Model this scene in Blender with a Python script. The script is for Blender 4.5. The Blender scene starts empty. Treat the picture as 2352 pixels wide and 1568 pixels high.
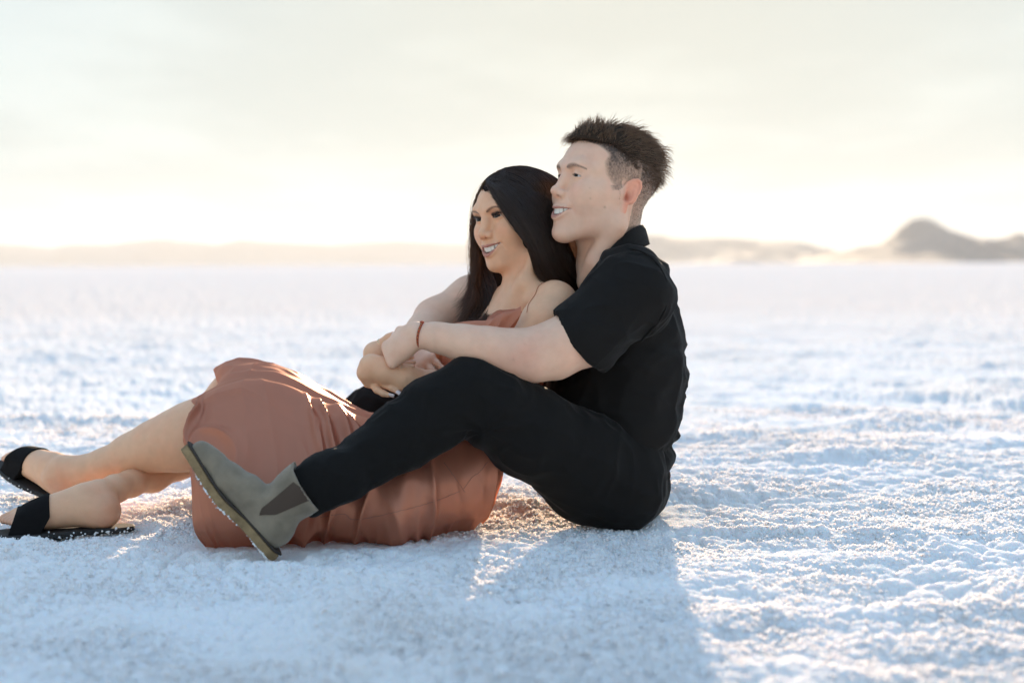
import bpy, math, random
import numpy as np
from mathutils import Vector, Matrix

# ---------------------------------------------------------------- camera
FOC = 3267.0            # focal length in px of a 2352 px wide picture (50 mm on 36 mm)
CAMY, CAMZ = -2.87, 0.50
TH = math.atan((784.0 - 607.0) / FOC)      # downward pitch
ROLL = math.radians(0.24)
scene = bpy.context.scene
cam_d = bpy.data.cameras.new('camera')
cam_d.lens = 50.0
cam_d.sensor_width = 36.0
cam_d.clip_start = 0.05
cam_d.clip_end = 60000.0
cam_o = bpy.data.objects.new('camera', cam_d)
scene.collection.objects.link(cam_o)
_fwd = Vector((0, math.cos(TH), -math.sin(TH)))
_up0 = Vector((0, math.sin(TH), math.cos(TH)))
_rt0 = Vector((1, 0, 0))
_rt = _rt0 * math.cos(ROLL) - _up0 * math.sin(ROLL)
_up = _up0 * math.cos(ROLL) + _rt0 * math.sin(ROLL)
_m = Matrix((( _rt.x, _up.x, -_fwd.x), (_rt.y, _up.y, -_fwd.y), (_rt.z, _up.z, -_fwd.z))).to_4x4()
_m.translation = Vector((0, CAMY, CAMZ))
cam_o.matrix_world = _m
cam_d.dof.use_dof = True
cam_d.dof.focus_distance = 2.74
cam_d.dof.aperture_fstop = 2.4
scene.camera = cam_o

def P(px, py, Y=0.0):
    """world point at depth plane Y seen at a pixel of the 2352 px wide picture"""
    x = (px - 1176.0) / FOC
    y = -(py - 784.0) / FOC
    d = _fwd + _rt * x + _up * y
    t = (Y - CAMY) / d.y
    return np.array((d.x * t, Y, CAMZ + d.z * t))

def RP(r, Y=0.0):
    return r * (Y - CAMY) / FOC

def proj(p):
    v = np.asarray(p, float) - np.array((0, CAMY, CAMZ))
    c = v @ np.array((tuple(_rt), tuple(_up), tuple(_fwd))).T
    return np.stack([1176 + FOC * c[..., 0] / c[..., 2], 784 - FOC * c[..., 1] / c[..., 2]], -1)

VEIL_SUN, VEIL_BASE, VEIL_COL, SKY_GAIN, EXPO = 6.0, 13.0, (0.93, 1.0, 1.12), 5.8, 2.54
SKY_MAX = 0.95
SKY_WHITEN = 0.27
# ---------------------------------------------------------------- light, sky, exposure
SUN_EL = math.radians(9.4)
SUN_AZ_PX = 1460.0
_d = P(SUN_AZ_PX, 607, 1000.0) - np.array((0, CAMY, CAMZ))
SUN_AZ = math.atan2(_d[0], _d[1])            # clockwise from +Y
sun_vec = Vector((math.sin(SUN_AZ) * math.cos(SUN_EL), math.cos(SUN_AZ) * math.cos(SUN_EL), math.sin(SUN_EL)))
sun_d = bpy.data.lights.new('sun', 'SUN')
sun_d.energy = 2.0
sun_d.angle = math.radians(0.6)
sun_d.color = (1.0, 0.76, 0.52)
sun_o = bpy.data.objects.new('sun', sun_d)
scene.collection.objects.link(sun_o)
sun_o.rotation_euler = sun_vec.to_track_quat('Z', 'Y').to_euler()
world = bpy.data.worlds.new('World')
scene.world = world
world.use_nodes = True
wn = world.node_tree
for n in list(wn.nodes): wn.nodes.remove(n)
def W(kind, **kw):
    n = wn.nodes.new(kind)
    for k, v in kw.items(): setattr(n, k, v)
    return n
w_out = W('ShaderNodeOutputWorld'); w_bg = W('ShaderNodeBackground')
sky = W('ShaderNodeTexSky', sky_type='NISHITA')
sky.sun_disc = False
sky.sun_elevation = SUN_EL
sky.sun_rotation = SUN_AZ
sky.altitude = 1280
sky.air_density = 1.0
sky.dust_density = 1.5
sky.ozone_density = 1.0
w_bg.inputs['Strength'].default_value = 0.15
# thin high cloud layer lit by the sun: milky veil with a few soft streaks
tc = W('ShaderNodeTexCoord')
sep = W('ShaderNodeSeparateXYZ'); wn.links.new(tc.outputs['Generated'], sep.inputs[0])
mz = W('ShaderNodeMath', operation='MAXIMUM'); mz.inputs[1].default_value = 0.02; wn.links.new(sep.outputs['Z'], mz.inputs[0])
az = W('ShaderNodeMath', operation='ADD'); az.inputs[1].default_value = 0.06; wn.links.new(mz.outputs[0], az.inputs[0])
dv = W('ShaderNodeVectorMath', operation='DIVIDE'); wn.links.new(tc.outputs['Generated'], dv.inputs[0])
cz = W('ShaderNodeCombineXYZ')
for i in range(3): wn.links.new(az.outputs[0], cz.inputs[i])
wn.links.new(cz.outputs[0], dv.inputs[1])
mp = W('ShaderNodeMapping'); mp.inputs['Scale'].default_value = (0.9, 0.55, 0.3); mp.inputs['Location'].default_value = (3.1, 0.4, 0)
wn.links.new(dv.outputs[0], mp.inputs['Vector'])
cn = W('ShaderNodeTexNoise'); cn.inputs['Scale'].default_value = 1.0; cn.inputs['Detail'].default_value = 7.0; cn.inputs['Roughness'].default_value = 0.55
wn.links.new(mp.outputs[0], cn.inputs['Vector'])
cr = W('ShaderNodeMapRange'); cr.inputs['From Min'].default_value = 0.40; cr.inputs['From Max'].default_value = 0.66
cr.inputs['To Min'].default_value = 0.0; cr.inputs['To Max'].default_value = 1.0; cr.interpolation_type = 'SMOOTHSTEP'
wn.links.new(cn.outputs['Fac'], cr.inputs['Value'])
# closeness to the sun: the veil scatters sunlight forward
dt = W('ShaderNodeVectorMath', operation='DOT_PRODUCT'); dt.inputs[1].default_value = tuple(sun_vec)
nm = W('ShaderNodeVectorMath', operation='NORMALIZE'); wn.links.new(tc.outputs['Generated'], nm.inputs[0]); wn.links.new(nm.outputs[0], dt.inputs[0])
g1 = W('ShaderNodeMapRange'); g1.inputs['From Min'].default_value = -1.0; g1.inputs['From Max'].default_value = 1.0
wn.links.new(dt.outputs['Value'], g1.inputs['Value'])
gp = W('ShaderNodeMath', operation='POWER'); gp.inputs[1].default_value = 14.0; wn.links.new(g1.outputs[0], gp.inputs[0])
vs = W('ShaderNodeMath', operation='MULTIPLY_ADD'); vs.inputs[1].default_value = VEIL_SUN; vs.inputs[2].default_value = VEIL_BASE
wn.links.new(gp.outputs[0], vs.inputs[0])
cs = W('ShaderNodeMath', operation='MULTIPLY_ADD'); cs.inputs[1].default_value = 0.22; cs.inputs[2].default_value = 1.0
wn.links.new(cr.outputs[0], cs.inputs[0])
# the veil is thick towards the horizon, thin overhead
ef = W('ShaderNodeMath', operation='MULTIPLY'); ef.inputs[1].default_value = -8.0; wn.links.new(mz.outputs[0], ef.inputs[0])
ee = W('ShaderNodeMath', operation='EXPONENT'); wn.links.new(ef.outputs[0], ee.inputs[0])
v2_ = W('ShaderNodeMath', operation='MULTIPLY'); wn.links.new(vs.outputs[0], v2_.inputs[0]); wn.links.new(ee.outputs[0], v2_.inputs[1])
vm_ = W('ShaderNodeMath', operation='MULTIPLY'); wn.links.new(v2_.outputs[0], vm_.inputs[0]); wn.links.new(cs.outputs[0], vm_.inputs[1])
veil = W('ShaderNodeVectorMath', operation='SCALE'); veil.inputs[0].default_value = VEIL_COL; wn.links.new(vm_.outputs[0], veil.inputs['Scale'])
# haze whitens the blue of the sky
sl = W('ShaderNodeVectorMath', operation='DOT_PRODUCT'); wn.links.new(sky.outputs[0], sl.inputs[0]); sl.inputs[1].default_value = (0.30, 0.45, 0.25)
sg = W('ShaderNodeCombineXYZ')
for i in range(3): wn.links.new(sl.outputs['Value'], sg.inputs[i])
sm_x = W('ShaderNodeMix', data_type='RGBA'); 
wz = W('ShaderNodeMath', operation='MULTIPLY'); wz.inputs[1].default_value = -3.5; wn.links.new(mz.outputs[0], wz.inputs[0])
we = W('ShaderNodeMath', operation='EXPONENT'); wn.links.new(wz.outputs[0], we.inputs[0])
wf = W('ShaderNodeMath', operation='MULTIPLY_ADD'); wf.inputs[1].default_value = 0.99 - SKY_WHITEN; wf.inputs[2].default_value = SKY_WHITEN; wn.links.new(we.outputs[0], wf.inputs[0])
wn.links.new(wf.outputs[0], sm_x.inputs['Factor'])
wn.links.new(sky.outputs[0], sm_x.inputs['A']); wn.links.new(sg.outputs[0], sm_x.inputs['B'])
skys = W('ShaderNodeVectorMath', operation='MULTIPLY'); skys.inputs[1].default_value = (0.92 * SKY_GAIN, 1.005 * SKY_GAIN, 1.0 * SKY_GAIN); wn.links.new(sm_x.outputs['Result'], skys.inputs[0])
ad = W('ShaderNodeVectorMath', operation='ADD'); wn.links.new(skys.outputs[0], ad.inputs[0]); wn.links.new(veil.outputs[0], ad.inputs[1])
# bright parts of the hazy sky level off
mxv = W('ShaderNodeVectorMath', operation='DOT_PRODUCT'); wn.links.new(ad.outputs[0], mxv.inputs[0]); mxv.inputs[1].default_value = (0.32 / SKY_MAX, 0.46 / SKY_MAX, 0.22 / SKY_MAX)
mxa = W('ShaderNodeMath', operation='ADD'); wn.links.new(mxv.outputs['Value'], mxa.inputs[0]); mxa.inputs[1].default_value = 1.0
mxr = W('ShaderNodeMath', operation='DIVIDE'); mxr.inputs[0].default_value = 1.0; wn.links.new(mxa.outputs[0], mxr.inputs[1])
mxd = W('ShaderNodeVectorMath', operation='SCALE'); wn.links.new(ad.outputs[0], mxd.inputs[0]); wn.links.new(mxr.outputs[0], mxd.inputs['Scale'])
# streaks of thin cloud
cm = W('ShaderNodeMath', operation='MULTIPLY_ADD'); cm.inputs[1].default_value = 0.12; cm.inputs[2].default_value = 0.93
wn.links.new(cr.outputs[0], cm.inputs[0])
cf = W('ShaderNodeVectorMath', operation='SCALE'); wn.links.new(mxd.outputs[0], cf.inputs[0]); wn.links.new(cm.outputs[0], cf.inputs['Scale'])
wn.links.new(cf.outputs[0], w_bg.inputs['Color'])
wn.links.new(w_bg.outputs[0], w_out.inputs['Surface'])
scene.view_settings.view_transform = 'Standard'
scene.view_settings.look = 'None'
scene.view_settings.exposure = EXPO
scene.view_settings.gamma = 1.0
scene.view_settings.use_curve_mapping = False
scene.cycles.max_bounces = 8
scene.cycles.diffuse_bounces = 4
scene.cycles.volume_bounces = 1


# ---------------------------------------------------------------- object helpers
col = scene.collection

def thing(name, label, cat, loc=(0, 0, 0), group=None):
    o = bpy.data.objects.new(name, None)
    o.location = loc
    o.empty_display_size = 0.05
    col.objects.link(o)
    o['label'] = label
    o['category'] = cat
    if group: o['group'] = group
    return o

def add_mesh(name, verts, faces, mat, parent=None, colors=None, smooth=True, extra=None):
    verts = np.asarray(verts, np.float32)
    me = bpy.data.meshes.new(name)
    if isinstance(faces, np.ndarray):
        n, k = faces.shape
        me.vertices.add(len(verts)); me.vertices.foreach_set('co', verts.ravel())
        me.loops.add(n * k); me.loops.foreach_set('vertex_index', faces.astype(np.int32).ravel())
        me.polygons.add(n)
        me.polygons.foreach_set('loop_start', np.arange(0, n * k, k, dtype=np.int32))
        me.polygons.foreach_set('loop_total', np.full(n, k, dtype=np.int32))
        me.update(calc_edges=True)
    else:
        me.from_pydata([tuple(v) for v in verts], [], faces)
    if smooth:
        me.polygons.foreach_set('use_smooth', np.ones(len(me.polygons), bool))
    if colors is not None:
        a = me.color_attributes.new('tint', 'FLOAT_COLOR', 'POINT')
        c4 = np.ones((len(verts), 4), np.float32); c4[:, :3] = colors
        a.data.foreach_set('color', c4.ravel())
    if extra is not None:
        for nm, arr in extra.items():
            a = me.attributes.new(nm, 'FLOAT', 'POINT')
            a.data.foreach_set('value', np.asarray(arr, np.float32))
    me.materials.append(mat)
    me.update()
    o = bpy.data.objects.new(name, me)
    col.objects.link(o)
    if parent is not None:
        o.parent = parent
        o.matrix_parent_inverse = Matrix.Translation(-world_loc(parent))
    return o

def world_loc(o):
    v = Vector(o.location) if o.type == 'EMPTY' else Vector((0, 0, 0))
    return v

# ---------------------------------------------------------------- noise
def _hash(ix, iy, iz, seed):
    h = (ix.astype(np.uint32) * np.uint32(374761393) + iy.astype(np.uint32) * np.uint32(668265263)
         + iz.astype(np.uint32) * np.uint32(2147483647 & 1274126177) + np.uint32((seed * 974634777) & 0xffffffff))
    h = (h ^ (h >> np.uint32(13))) * np.uint32(1274126177)
    h ^= h >> np.uint32(16)
    return (h & np.uint32(0xffffff)).astype(np.float32) / np.float32(16777215.0)

def vnoise(p, seed=0):
    """value noise, p (...,3) -> 0..1"""
    with np.errstate(over='ignore'):
        f = np.floor(p); t = (p - f).astype(np.float32); i = f.astype(np.int64)
        t = t * t * (3 - 2 * t)
        r = 0
        for dx in (0, 1):
            wx = t[..., 0] if dx else 1 - t[..., 0]
            for dy in (0, 1):
                wy = t[..., 1] if dy else 1 - t[..., 1]
                for dz in (0, 1):
                    wz = t[..., 2] if dz else 1 - t[..., 2]
                    r = r + wx * wy * wz * _hash(i[..., 0] + dx, i[..., 1] + dy, i[..., 2] + dz, seed)
    return r

def vnoise2(x, y, seed=0):
    with np.errstate(over='ignore'):
        fx = np.floor(x); fy = np.floor(y)
        tx = (x - fx).astype(np.float32); ty = (y - fy).astype(np.float32)
        ix = fx.astype(np.int64); iy = fy.astype(np.int64); iz = np.zeros_like(ix)
        tx = tx * tx * (3 - 2 * tx); ty = ty * ty * (3 - 2 * ty)
        return ((1 - tx) * (1 - ty) * _hash(ix, iy, iz, seed) + tx * (1 - ty) * _hash(ix + 1, iy, iz, seed)
                + (1 - tx) * ty * _hash(ix, iy + 1, iz, seed) + tx * ty * _hash(ix + 1, iy + 1, iz, seed))

def domes2(x, y, seed=0, jit=0.8):
    """rounded bumps on jittered cells (1 at each bump's top, 0 between)"""
    with np.errstate(over='ignore'):
        fx = np.floor(x); fy = np.floor(y)
        best = np.zeros(x.shape, np.float32)
        iz = np.zeros(x.shape, np.int64)
        for dx in (-1, 0, 1):
            for dy in (-1, 0, 1):
                ix = (fx + dx).astype(np.int64); iy = (fy + dy).astype(np.int64)
                jx = 0.5 + jit * (_hash(ix, iy, iz, seed) - 0.5); jy = 0.5 + jit * (_hash(ix, iy, iz, seed + 7) - 0.5)
                rr = 0.45 + 0.4 * _hash(ix, iy, iz, seed + 13)
                d2 = ((x - ix - jx) ** 2 + (y - iy - jy) ** 2) / (rr * rr)
                v = np.sqrt(np.clip(1 - d2, 0, 1)) * rr
                best = np.maximum(best, v.astype(np.float32))
    return best

# ---------------------------------------------------------------- signed distance modelling
class Frame:
    def __init__(self, origin, R=None, s=1.0):
        self.o = np.asarray(origin, float); self.R = np.eye(3) if R is None else np.asarray(R, float); self.s = s
    def to(self, p):      # world -> local
        return ((p - self.o) @ self.R) / self.s
    def out(self, q):     # local -> world
        return (np.asarray(q, float) * self.s) @ self.R.T + self.o
IDF = Frame((0, 0, 0))

def smin(a, b, k):
    if k <= 0: return np.minimum(a, b)
    h = np.maximum(k - np.abs(a - b), 0) / k
    return np.minimum(a, b) - h * h * k * 0.25

class Shape:
    def __init__(self): self.ops = []
    def copy(self):
        s = Shape(); s.ops = list(self.ops); return s
    def _add(self, fn, lo, hi, mode, k, fr):
        lo = np.asarray(lo, float); hi = np.asarray(hi, float)
        c = np.array([[x, y, z] for x in (lo[0], hi[0]) for y in (lo[1], hi[1]) for z in (lo[2], hi[2])])
        w = fr.out(c)
        self.ops.append((fn, w.min(0), w.max(0), mode, k * fr.s, fr))
        return self
    def cone(self, a, b, ra, rb, k=0.0, mode='u', fr=IDF, sq=None):
        """tapered capsule; sq=(axis vector, factor) squeezes the section along an axis"""
        a = np.asarray(a, float); b = np.asarray(b, float); r = max(ra, rb)
        if sq is not None:
            ax = np.asarray(sq[0], float); ax = ax / np.linalg.norm(ax); f = sq[1]
        def fn(p):
            pa = p - a; ba = b - a
            L = max(float(ba @ ba), 1e-12)
            t = np.clip((pa @ ba) / L, 0, 1)
            q = pa - t[..., None] * ba
            if sq is not None:
                c = q @ ax
                q = q + ((1 / f - 1) * c)[..., None] * ax
            d = np.sqrt((q * q).sum(-1)) - (ra + (rb - ra) * t)
            if sq is not None and f < 1: d = d * (0.5 + 0.5 * f)
            return d
        e = r * (max(1.0, sq[1]) if sq is not None else 1.0)
        return self._add(fn, np.minimum(a, b) - e, np.maximum(a, b) + e, mode, k, fr)
    def chain(self, pts, rs, k=0.0, mode='u', fr=IDF, sq=None):
        for i in range(len(pts) - 1):
            self.cone(pts[i], pts[i + 1], rs[i], rs[i + 1], k, mode, fr, sq)
        return self
    def ell(self, c, r, k=0.0, mode='u', fr=IDF, R=None):
        c = np.asarray(c, float); r = np.asarray(r, float) if np.ndim(r) else np.full(3, float(r))
        Rm = None if R is None else np.asarray(R, float)
        def fn(p):
            q = p - c
            if Rm is not None: q = q @ Rm
            k0 = np.sqrt(((q / r) ** 2).sum(-1)); k1 = np.sqrt(((q / (r * r)) ** 2).sum(-1))
            return np.where(k1 > 1e-9, k0 * (k0 - 1) / np.maximum(k1, 1e-9), -r.min())
        e = r if Rm is None else np.full(3, r.max())
        return self._add(fn, c - e, c + e, mode, k, fr)
    def box(self, c, h, rd=0.0, k=0.0, mode='u', fr=IDF, R=None):
        c = np.asarray(c, float); h = np.asarray(h, float)
        Rm = None if R is None else np.asarray(R, float)
        def fn(p):
            q = p - c
            if Rm is not None: q = q @ Rm
            q = np.abs(q) - (h - rd)
            return np.sqrt((np.maximum(q, 0) ** 2).sum(-1)) + np.minimum(q.max(-1), 0) - rd
        e = h if Rm is None else np.full(3, np.linalg.norm(h))
        return self._add(fn, c - e, c + e, mode, k, fr)
    def func(self, fn, lo, hi, k=0.0, mode='u', fr=IDF):
        return self._add(fn, lo, hi, mode, k, fr)
    def grid(self, lo, hi, res):
        BIG = 0.2
        n = np.ceil((np.asarray(hi) - np.asarray(lo)) / res).astype(int) + 1
        D = np.full(n, BIG, np.float32)
        ax = [np.asarray(lo)[i] + res * np.arange(n[i]) for i in range(3)]
        for fn, blo, bhi, mode, k, fr in self.ops:
            pad = k + 3 * res + 0.002
            i0 = np.maximum(np.floor((blo - pad - lo) / res).astype(int), 0)
            i1 = np.minimum(np.ceil((bhi + pad - lo) / res).astype(int) + 1, n)
            if mode == 'i':
                i0 = np.zeros(3, int); i1 = n
            if np.any(i1 <= i0): continue
            step = max(1, int(1500000 / max(1, (i1[1] - i0[1]) * (i1[2] - i0[2]))))
            for x0 in range(i0[0], i1[0], step):
                x1 = min(x0 + step, i1[0])
                sl = (slice(x0, x1), slice(i0[1], i1[1]), slice(i0[2], i1[2]))
                g = np.stack(np.meshgrid(ax[0][sl[0]], ax[1][sl[1]], ax[2][sl[2]], indexing='ij'), -1)
                d = (fn(fr.to(g)) * fr.s).astype(np.float32)
                if mode == 'u': D[sl] = smin(D[sl], d, k)
                elif mode == 's': D[sl] = -smin(-D[sl], d, k)
                elif mode == 'i': D[sl] = -smin(-D[sl], -d, k)
        return D
    def at(self, p):
        D = np.full(p.shape[:-1], 0.2, np.float32)
        for fn, blo, bhi, mode, k, fr in self.ops:
            d = (fn(fr.to(p)) * fr.s).astype(np.float32)
            if mode == 'u': D = smin(D, d, k)
            elif mode == 's': D = -smin(-D, d, k)
            else: D = -smin(-D, -d, k)
        return D
    def bounds(self):
        lo = np.min([o[1] for o in self.ops if o[3] == 'u'], 0); hi = np.max([o[2] for o in self.ops if o[3] == 'u'], 0)
        return lo, hi
    def mesh(self, res, lo=None, hi=None, clip=None):
        if lo is None: lo, hi = self.bounds()
        lo = np.asarray(lo, float) - 2 * res; hi = np.asarray(hi, float) + 2 * res
        return nets(self.grid(lo, hi, res), lo, res, clip)

def nets(D, lo, res, clip=None):
    """naive surface nets; clip(points)->bool keeps the faces whose centre passes"""
    S = D < 0
    nx, ny, nz = D.shape
    cellshape = (nx - 1, ny - 1, nz - 1)
    cstr = np.array([(ny - 1) * (nz - 1), nz - 1, 1])
    cells = []; pts = []; quads = []
    for ax in range(3):
        a = [slice(None)] * 3; b = [slice(None)] * 3
        a[ax] = slice(0, -1); b[ax] = slice(1, None)
        m = S[tuple(a)] != S[tuple(b)]
        idx = np.argwhere(m)
        if len(idx) == 0: continue
        d0 = D[tuple(idx.T)]
        j = idx.copy(); j[:, ax] += 1
        d1 = D[tuple(j.T)]
        t = d0 / (d0 - d1)
        p = idx.astype(np.float64); p[:, ax] += t
        u, v = (ax + 1) % 3, (ax + 2) % 3
        ok = (idx[:, u] > 0) & (idx[:, v] > 0) & (idx[:, u] < D.shape[u] - 1) & (idx[:, v] < D.shape[v] - 1)
        idx = idx[ok]; p = p[ok]; inside0 = (d0 < 0)[ok]
        cs = []
        for du, dv in ((0, 0), (-1, 0), (-1, -1), (0, -1)):
            c = idx.copy(); c[:, u] += du; c[:, v] += dv
            f = c @ cstr
            cs.append(f); cells.append(f); pts.append(p)
        q = np.stack(cs, 1)
        q[~inside0] = q[~inside0][:, ::-1]
        quads.append(q)
    cells = np.concatenate(cells); pts = np.concatenate(pts); quads = np.concatenate(quads)
    uq, inv = np.unique(cells, return_inverse=True)
    cnt = np.bincount(inv).astype(np.float64)
    V = np.stack([np.bincount(inv, weights=pts[:, i]) / cnt for i in range(3)], 1) * res + lo
    F = np.searchsorted(uq, quads)
    if clip is not None:
        cen = V[F].mean(1)
        F = F[clip(cen)]
        used = np.unique(F)
        mp = np.full(len(V), -1); mp[used] = np.arange(len(used))
        V = V[used]; F = mp[F]
    return V, F

def join(parts):
    Vs = []; Fs = []; o = 0
    for V, F in parts:
        Vs.append(V); Fs.append(F + o); o += len(V)
    return np.concatenate(Vs), np.concatenate(Fs)

def vnormals(V, F):
    a = V[F[:, 2]] - V[F[:, 0]]; b = V[F[:, 3 % F.shape[1]]] - V[F[:, 1]]
    n = np.cross(a, b)
    N = np.zeros_like(V)
    for i in range(F.shape[1]):
        for c in range(3):
            N[:, c] += np.bincount(F[:, i], weights=n[:, c], minlength=len(V))
    return N / np.maximum(np.linalg.norm(N, axis=1, keepdims=True), 1e-12)

def relax(V, F, it=1, lam=0.5):
    for _ in range(it):
        A = np.zeros_like(V); c = np.zeros(len(V))
        k = F.shape[1]
        for i in range(k):
            j = (i + 1) % k
            for s, d in ((i, j), (j, i)):
                for x in range(3): A[:, x] += np.bincount(F[:, s], weights=V[F[:, d], x], minlength=len(V))
                c += np.bincount(F[:, s], minlength=len(V))
        A /= np.maximum(c, 1)[:, None]
        V = V + lam * (A - V) * (c > 0)[:, None]
    return V

def catmull(pts, n):
    """smooth curve through pts; n samples"""
    pts = np.asarray(pts, float); m = len(pts)
    t = np.linspace(0, m - 1, n)
    i = np.clip(np.floor(t).astype(int), 0, m - 2); f = (t - i)[:, None]
    p1 = pts[i]; p2 = pts[i + 1]
    p0 = np.where((i > 0)[:, None], pts[np.maximum(i - 1, 0)], 2 * p1 - p2)
    p3 = np.where((i < m - 2)[:, None], pts[np.minimum(i + 2, m - 1)], 2 * p2 - p1)
    return 0.5 * ((2 * p1) + (-p0 + p2) * f + (2 * p0 - 5 * p1 + 4 * p2 - p3) * f ** 2 + (-p0 + 3 * p1 - 3 * p2 + p3) * f ** 3)

def tubes(curves, radii, sides=3):
    """curves (N,M,3), radii (N,M) -> one mesh of thin tubes"""
    C = np.asarray(curves, float); N, M, _ = C.shape
    T = np.gradient(C, axis=1); T /= np.maximum(np.linalg.norm(T, axis=2, keepdims=True), 1e-9)
    ref = np.array((0.31, -0.93, 0.2)); ref /= np.linalg.norm(ref)
    U = np.cross(T, ref); U /= np.maximum(np.linalg.norm(U, axis=2, keepdims=True), 1e-9)
    W = np.cross(T, U)
    ang = np.arange(sides) * 2 * math.pi / sides
    R = np.broadcast_to(np.asarray(radii, float), (N, M))
    V = C[:, :, None, :] + R[:, :, None, None] * (U[:, :, None, :] * np.cos(ang)[None, None, :, None] + W[:, :, None, :] * np.sin(ang)[None, None, :, None])
    base = (np.arange(N) * M * sides)[:, None, None]
    i = np.arange(M - 1)[None, :, None] * sides; s = np.arange(sides)[None, None, :]; s2 = (s + 1) % sides
    F = np.stack([base + i + s, base + i + s2, base + i + sides + s2, base + i + sides + s], -1).reshape(-1, 4)
    return V.reshape(-1, 3), F

# ---------------------------------------------------------------- materials
def new_mat(name):
    m = bpy.data.materials.new(name); m.use_nodes = True
    nt = m.node_tree
    return m, nt, nt.nodes['Principled BSDF']

def node(nt, kind, **kw):
    n = nt.nodes.new(kind)
    for k, v in kw.items():
        if k.startswith('in_'):
            key = k[3:]
            n.inputs[int(key) if key.isdigit() else key.replace('_', ' ')].default_value = v
        else: setattr(n, k, v)
    return n

def noise_bump(nt, b, scale, dist, strength=1.0, detail=3, coord='Object', prev=None):
    tc = node(nt, 'ShaderNodeTexCoord')
    nz = node(nt, 'ShaderNodeTexNoise', in_Scale=scale, in_Detail=detail)
    nt.links.new(tc.outputs[coord], nz.inputs['Vector'])
    bp = node(nt, 'ShaderNodeBump', in_Strength=strength, in_Distance=dist)
    nt.links.new(nz.outputs['Fac'], bp.inputs['Height'])
    if prev is not None: nt.links.new(prev.outputs['Normal'], bp.inputs['Normal'])
    nt.links.new(bp.outputs['Normal'], b.inputs['Normal'])
    return bp

def skin_mat(name, rough=0.5, sss=0.12):
    m, nt, b = new_mat(name)
    at = node(nt, 'ShaderNodeAttribute', attribute_name='tint')
    nz = node(nt, 'ShaderNodeTexNoise', in_Scale=60.0, in_Detail=4.0)
    tc = node(nt, 'ShaderNodeTexCoord'); nt.links.new(tc.outputs['Object'], nz.inputs['Vector'])
    mr = node(nt, 'ShaderNodeMapRange'); mr.inputs['To Min'].default_value = 0.9; mr.inputs['To Max'].default_value = 1.08
    nt.links.new(nz.outputs['Fac'], mr.inputs['Value'])
    vm = node(nt, 'ShaderNodeVectorMath', operation='SCALE')
    nt.links.new(at.outputs['Color'], vm.inputs[0]); nt.links.new(mr.outputs['Result'], vm.inputs['Scale'])
    n2 = node(nt, 'ShaderNodeTexNoise', in_Scale=17.0, in_Detail=6.0, in_Roughness=0.65); nt.links.new(tc.outputs['Object'], n2.inputs['Vector'])
    m2 = node(nt, 'ShaderNodeMapRange'); m2.inputs['From Min'].default_value = 0.45; m2.inputs['From Max'].default_value = 0.75; m2.inputs['To Max'].default_value = 0.55
    nt.links.new(n2.outputs['Fac'], m2.inputs['Value'])
    rd = node(nt, 'ShaderNodeMix', data_type='RGBA', blend_type='MULTIPLY'); rd.inputs['B'].default_value = (1.0, 0.80, 0.76, 1)
    nt.links.new(m2.outputs['Result'], rd.inputs['Factor']); nt.links.new(vm.outputs[0], rd.inputs['A'])
    nt.links.new(rd.outputs['Result'], b.inputs['Base Color'])
    b.inputs['Roughness'].default_value = rough
    b.inputs['Specular IOR Level'].default_value = 0.35
    b.inputs['Subsurface Weight'].default_value = sss
    b.inputs['Subsurface Radius'].default_value = (1.0, 0.35, 0.2)
    b.inputs['Subsurface Scale'].default_value = 0.008
    noise_bump(nt, b, 900.0, 0.0004, 0.5)
    return m

def plain_mat(name, color, rough=0.5, bump=None, metal=0.0, var=None, spec=0.5, sheen=0.0):
    m, nt, b = new_mat(name)
    b.inputs['Base Color'].default_value = (*color, 1)
    b.inputs['Roughness'].default_value = rough
    b.inputs['Metallic'].default_value = metal
    b.inputs['Specular IOR Level'].default_value = spec
    if sheen: b.inputs['Sheen Weight'].default_value = sheen
    if var:
        sc, amt = var
        tc = node(nt, 'ShaderNodeTexCoord'); nz = node(nt, 'ShaderNodeTexNoise', in_Scale=sc, in_Detail=5.0)
        nt.links.new(tc.outputs['Object'], nz.inputs['Vector'])
        cr = node(nt, 'ShaderNodeMix', data_type='RGBA')
        cr.inputs['A'].default_value = (*[c * (1 - amt) for c in color], 1); cr.inputs['B'].default_value = (*[min(1, c * (1 + amt)) for c in color], 1)
        mr = node(nt, 'ShaderNodeMapRange'); mr.inputs['From Min'].default_value = 0.3; mr.inputs['From Max'].default_value = 0.7
        nt.links.new(nz.outputs['Fac'], mr.inputs['Value']); nt.links.new(mr.outputs['Result'], cr.inputs['Factor'])
        nt.links.new(cr.outputs['Result'], b.inputs['Base Color'])
    if bump: noise_bump(nt, b, bump[0], bump[1], 1.0)
    return m

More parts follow.
